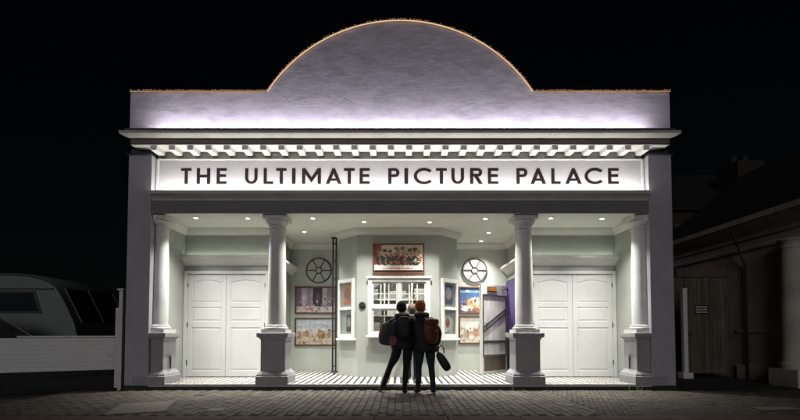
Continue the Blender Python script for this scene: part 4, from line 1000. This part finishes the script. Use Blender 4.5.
# ------------------------------------------------------------------ right: gate, neighbouring building, house behind
gt = thing('side_gate', 'dark boarded timber gate with a small notice right of the cinema', 'gate', (0, 2.35, 0))
x = 6.84
while x < 7.80:
    b = MB(); b.box(x, x + .088, -.012, .012, .08, 2.36 + random.uniform(-.006, .006)); b.build('board', M['oldwood'], gt, bevel=.003, bseg=1); x += .093
for z_ in (.35, 1.25, 2.1):
    b = MB(); b.box(6.84, 7.81, .0125, .05, z_, z_ + .09); b.build('rail', M['oldwood'], gt)
b = MB(); b.box(6.62, 7.87, -.04, .04, 2.38, 2.60); b.build('head_board', M['oldwood'], gt, bevel=.006)
b = MB(); b.tube([(6.90, -.03, 1.02), (6.90, -.07, 1.02), (6.98, -.07, 1.02)], .012, 6); b.build('latch', M['dull_iron'], gt)
nb = thing('gate_notice', 'small pale lettered notice screwed to the dark timber gate', 'notice', (7.22, 2.33, 1.605))
b = MB(); b.box(-.165, .165, -.006, .004, -.105, .105); b.build('notice_plate', M['iron'], nb)
for k_, z_ in enumerate((.062, .0, -.062)):
    b = MB(); x0 = -.14
    rr = random.Random(k_)
    while x0 < .12:
        w_ = rr.uniform(.02, .05); b.box(x0, min(.14, x0 + w_), -.0085, -.0062, z_ - .016, z_ + .016); x0 += w_ + .012
    b.build('notice_lettering', M['plate'], nb)
fp = thing('side_fence', 'dark boarded fence panel between the cinema and the gate post', 'fence', (0, 2.35, 0))
x = 5.10
while x < 6.58:
    b = MB(); b.box(x, x + .088, -.012, .012, .0, 2.3); b.build('board', M['oldwood'], fp, bevel=.003, bseg=1); x += .093
b = MB(); b.box(5.1, 6.6, .0125, .05, 1.9, 1.99); b.build('rail', M['oldwood'], fp)
b = MB(); b.box(5.1, 6.6, .0125, .05, .4, .49); b.build('rail', M['oldwood'], fp)
gp = thing('gate_post', 'slim white gate post beside the dark timber gate', 'post', (6.74, 2.24, 0))
b = MB(); b.box(-.05, .05, -.05, .05, -.03, 2.08); b.build('post_shaft', M['postwhite'], gp, bevel=.006)
b = MB(); b.box(-.06, .06, -.06, .06, 2.081, 2.11); b.build('post_cap', M['postwhite'], gp, bevel=.008)
b = MB(); b.box(-.12, .12, -.12, .12, -.03, .12); b.build('post_foot', M['postwhite'], gp, bevel=.02)

nbd = thing('neighbour_building', 'dark grey rendered low building with cornice and half column right of the gate', 'building')
NX = 8.05
b = MB(); b.box(NX, 14, -3.0, 5.6, -.03, 3.5); b.build('wall', M['stone'], nbd)
b = MB(); b.box(NX - .06, NX - .001, -3.0, 2.3, -.03, .3); b.build('plinth', M['stone'], nbd, bevel=.01)
b = MB(); b.box(NX - .035, NX - .001, -3.0, 2.3, 1.05, 1.13); b.build('dado_moulding', M['stone'], nbd, bevel=.01)
b = MB(); b.sweep([(NX - .001, 5.6), (NX - .001, -3.0)], [(0, 3.2), (.04, 3.2), (.05, 3.28), (.12, 3.36), (.2, 3.42), (.26, 3.52), (.30, 3.54), (.30, 3.66), (.0, 3.66)]); b.build('cornice', M['stone'], nbd, smooth=30)
b = MB(); b.sweep([(NX - .001, 5.6), (NX - .001, -3.0)], [(0, 2.95), (.05, 2.95), (.06, 3.0), (.03, 3.04), (.0, 3.04)]); b.build('string_course', M['stone'], nbd)
for yc in (.72, -1.9):
    b = MB(); b.lathe([(.30, .32), (.31, .34), (.31, .42), (.285, .45), (.265, .50), (.262, 1.2), (.235, 2.75), (.25, 2.77), (.25, 2.8), (.235, 2.82), (.24, 2.86), (.29, 2.92), (.29, 2.945)], (NX - .03, yc, 0), 32); b.build('half_column', M['stone'], nbd, smooth=35)
    b = MB(); b.box(NX - .36, NX - .061, yc - .34, yc + .34, -.03, .318); b.build('column_plinth', M['stone'], nbd, bevel=.01)
b = MB(); b.tube([(NX - .06, 1.95, .0), (NX - .06, 1.95, 2.6), (NX - .14, 1.98, 2.85), (NX - .2, 1.98, 3.1), (NX - .34, 1.98, 3.4)], .026, 8); b.build('drainpipe', M['iron'], nbd, smooth=60)
b = MB(); b.prism([(NX - .1, 3.67), (NX + .05, 3.67), (11.0, 6.0), (14, 3.67), (14.1, 3.67), (11.0, 6.12)], 'y', -3.1, 5.7)
b.prism([(NX + .05, 3.665), (11.0, 5.99), (13.95, 3.665)], 'y', -3.0, 5.55); b.build('roof', M['slate'], nbd)

hs = thing('brick_house', 'dark brick house with slate roof and chimney beyond the timber gate', 'house', (0, 0, 0))
b = MB(); b.box(7.2, 14.5, 8.0, 13, -.03, 5.6); b.build('wall', M['brick'], hs)
b = MB(); b.prism([(7.6, 5.6), (13.4, 5.6), (13.4, 5.66), (7.2, 5.66)], 'y', 7.8, 8.0)
b.prism([(7.8, 5.67), (13.2, 5.67), (10.5, 7.9)], 'x', 7.2, 14.5); b.build('roof', M['slate'], hs)
b = MB(); b.box(12.6, 13.6, 7.9, 9.0, 5.7, 7.5); rf = b.build('chimney', M['brick'], hs, bevel=.02)
for xq in (12.85, 13.3):
    b = MB(); b.lathe([(.12, 0), (.12, .3), (.14, .31), (.14, .36)], (xq, 8.45, 7.5), 12); b.build('chimney_pot', M['brick'], rf, smooth=40)
for x_ in (8.0, 8.95, 9.9):
    b = MB(); b.box(x_, x_ + .75, 7.96, 7.999, 3.9, 5.1); wn2 = b.build('window', M['caravan_trim'], hs)
    for xa in (x_ + .05, x_ + .4):
        for za in (3.96, 4.53):
            b = MB(); b.box(xa, xa + .3, 7.945, 7.959, za, za + .51); b.build('pane', M['darkglass'], wn2)

# weeds at the foot of the right outer pedestal
rr = random.Random(5)
for cx, cy, n_, lab in ((4.25, -.06, 26, 'small tuft of green weeds at the foot of the right outer pedestal'), (2.15, -.05, 12, 'tiny tuft of weeds at the foot of the right inner pedestal')):
    b = MB()
    for k_ in range(n_):
        a = rr.uniform(0, 6.28); l_ = rr.uniform(.03, .09); bx, by = cx + rr.uniform(-.16, .16), cy + rr.uniform(-.04, .04); w_ = rr.uniform(.006, .012)
        b.add([(bx - w_, by, 0), (bx + w_, by, 0), (bx + w_ * 1.3 + math.cos(a) * l_ * .5, by + math.sin(a) * l_ * .4, l_ * .7), (bx + math.cos(a) * l_, by + math.sin(a) * l_ * .6, l_ * .8), (bx - w_ + math.cos(a) * l_ * .5, by + math.sin(a) * l_ * .4, l_ * .7)], [(0, 1, 2, 3, 4)])
    tag(b.build('weed_tuft', M['moss'], None), lab, 'weeds')
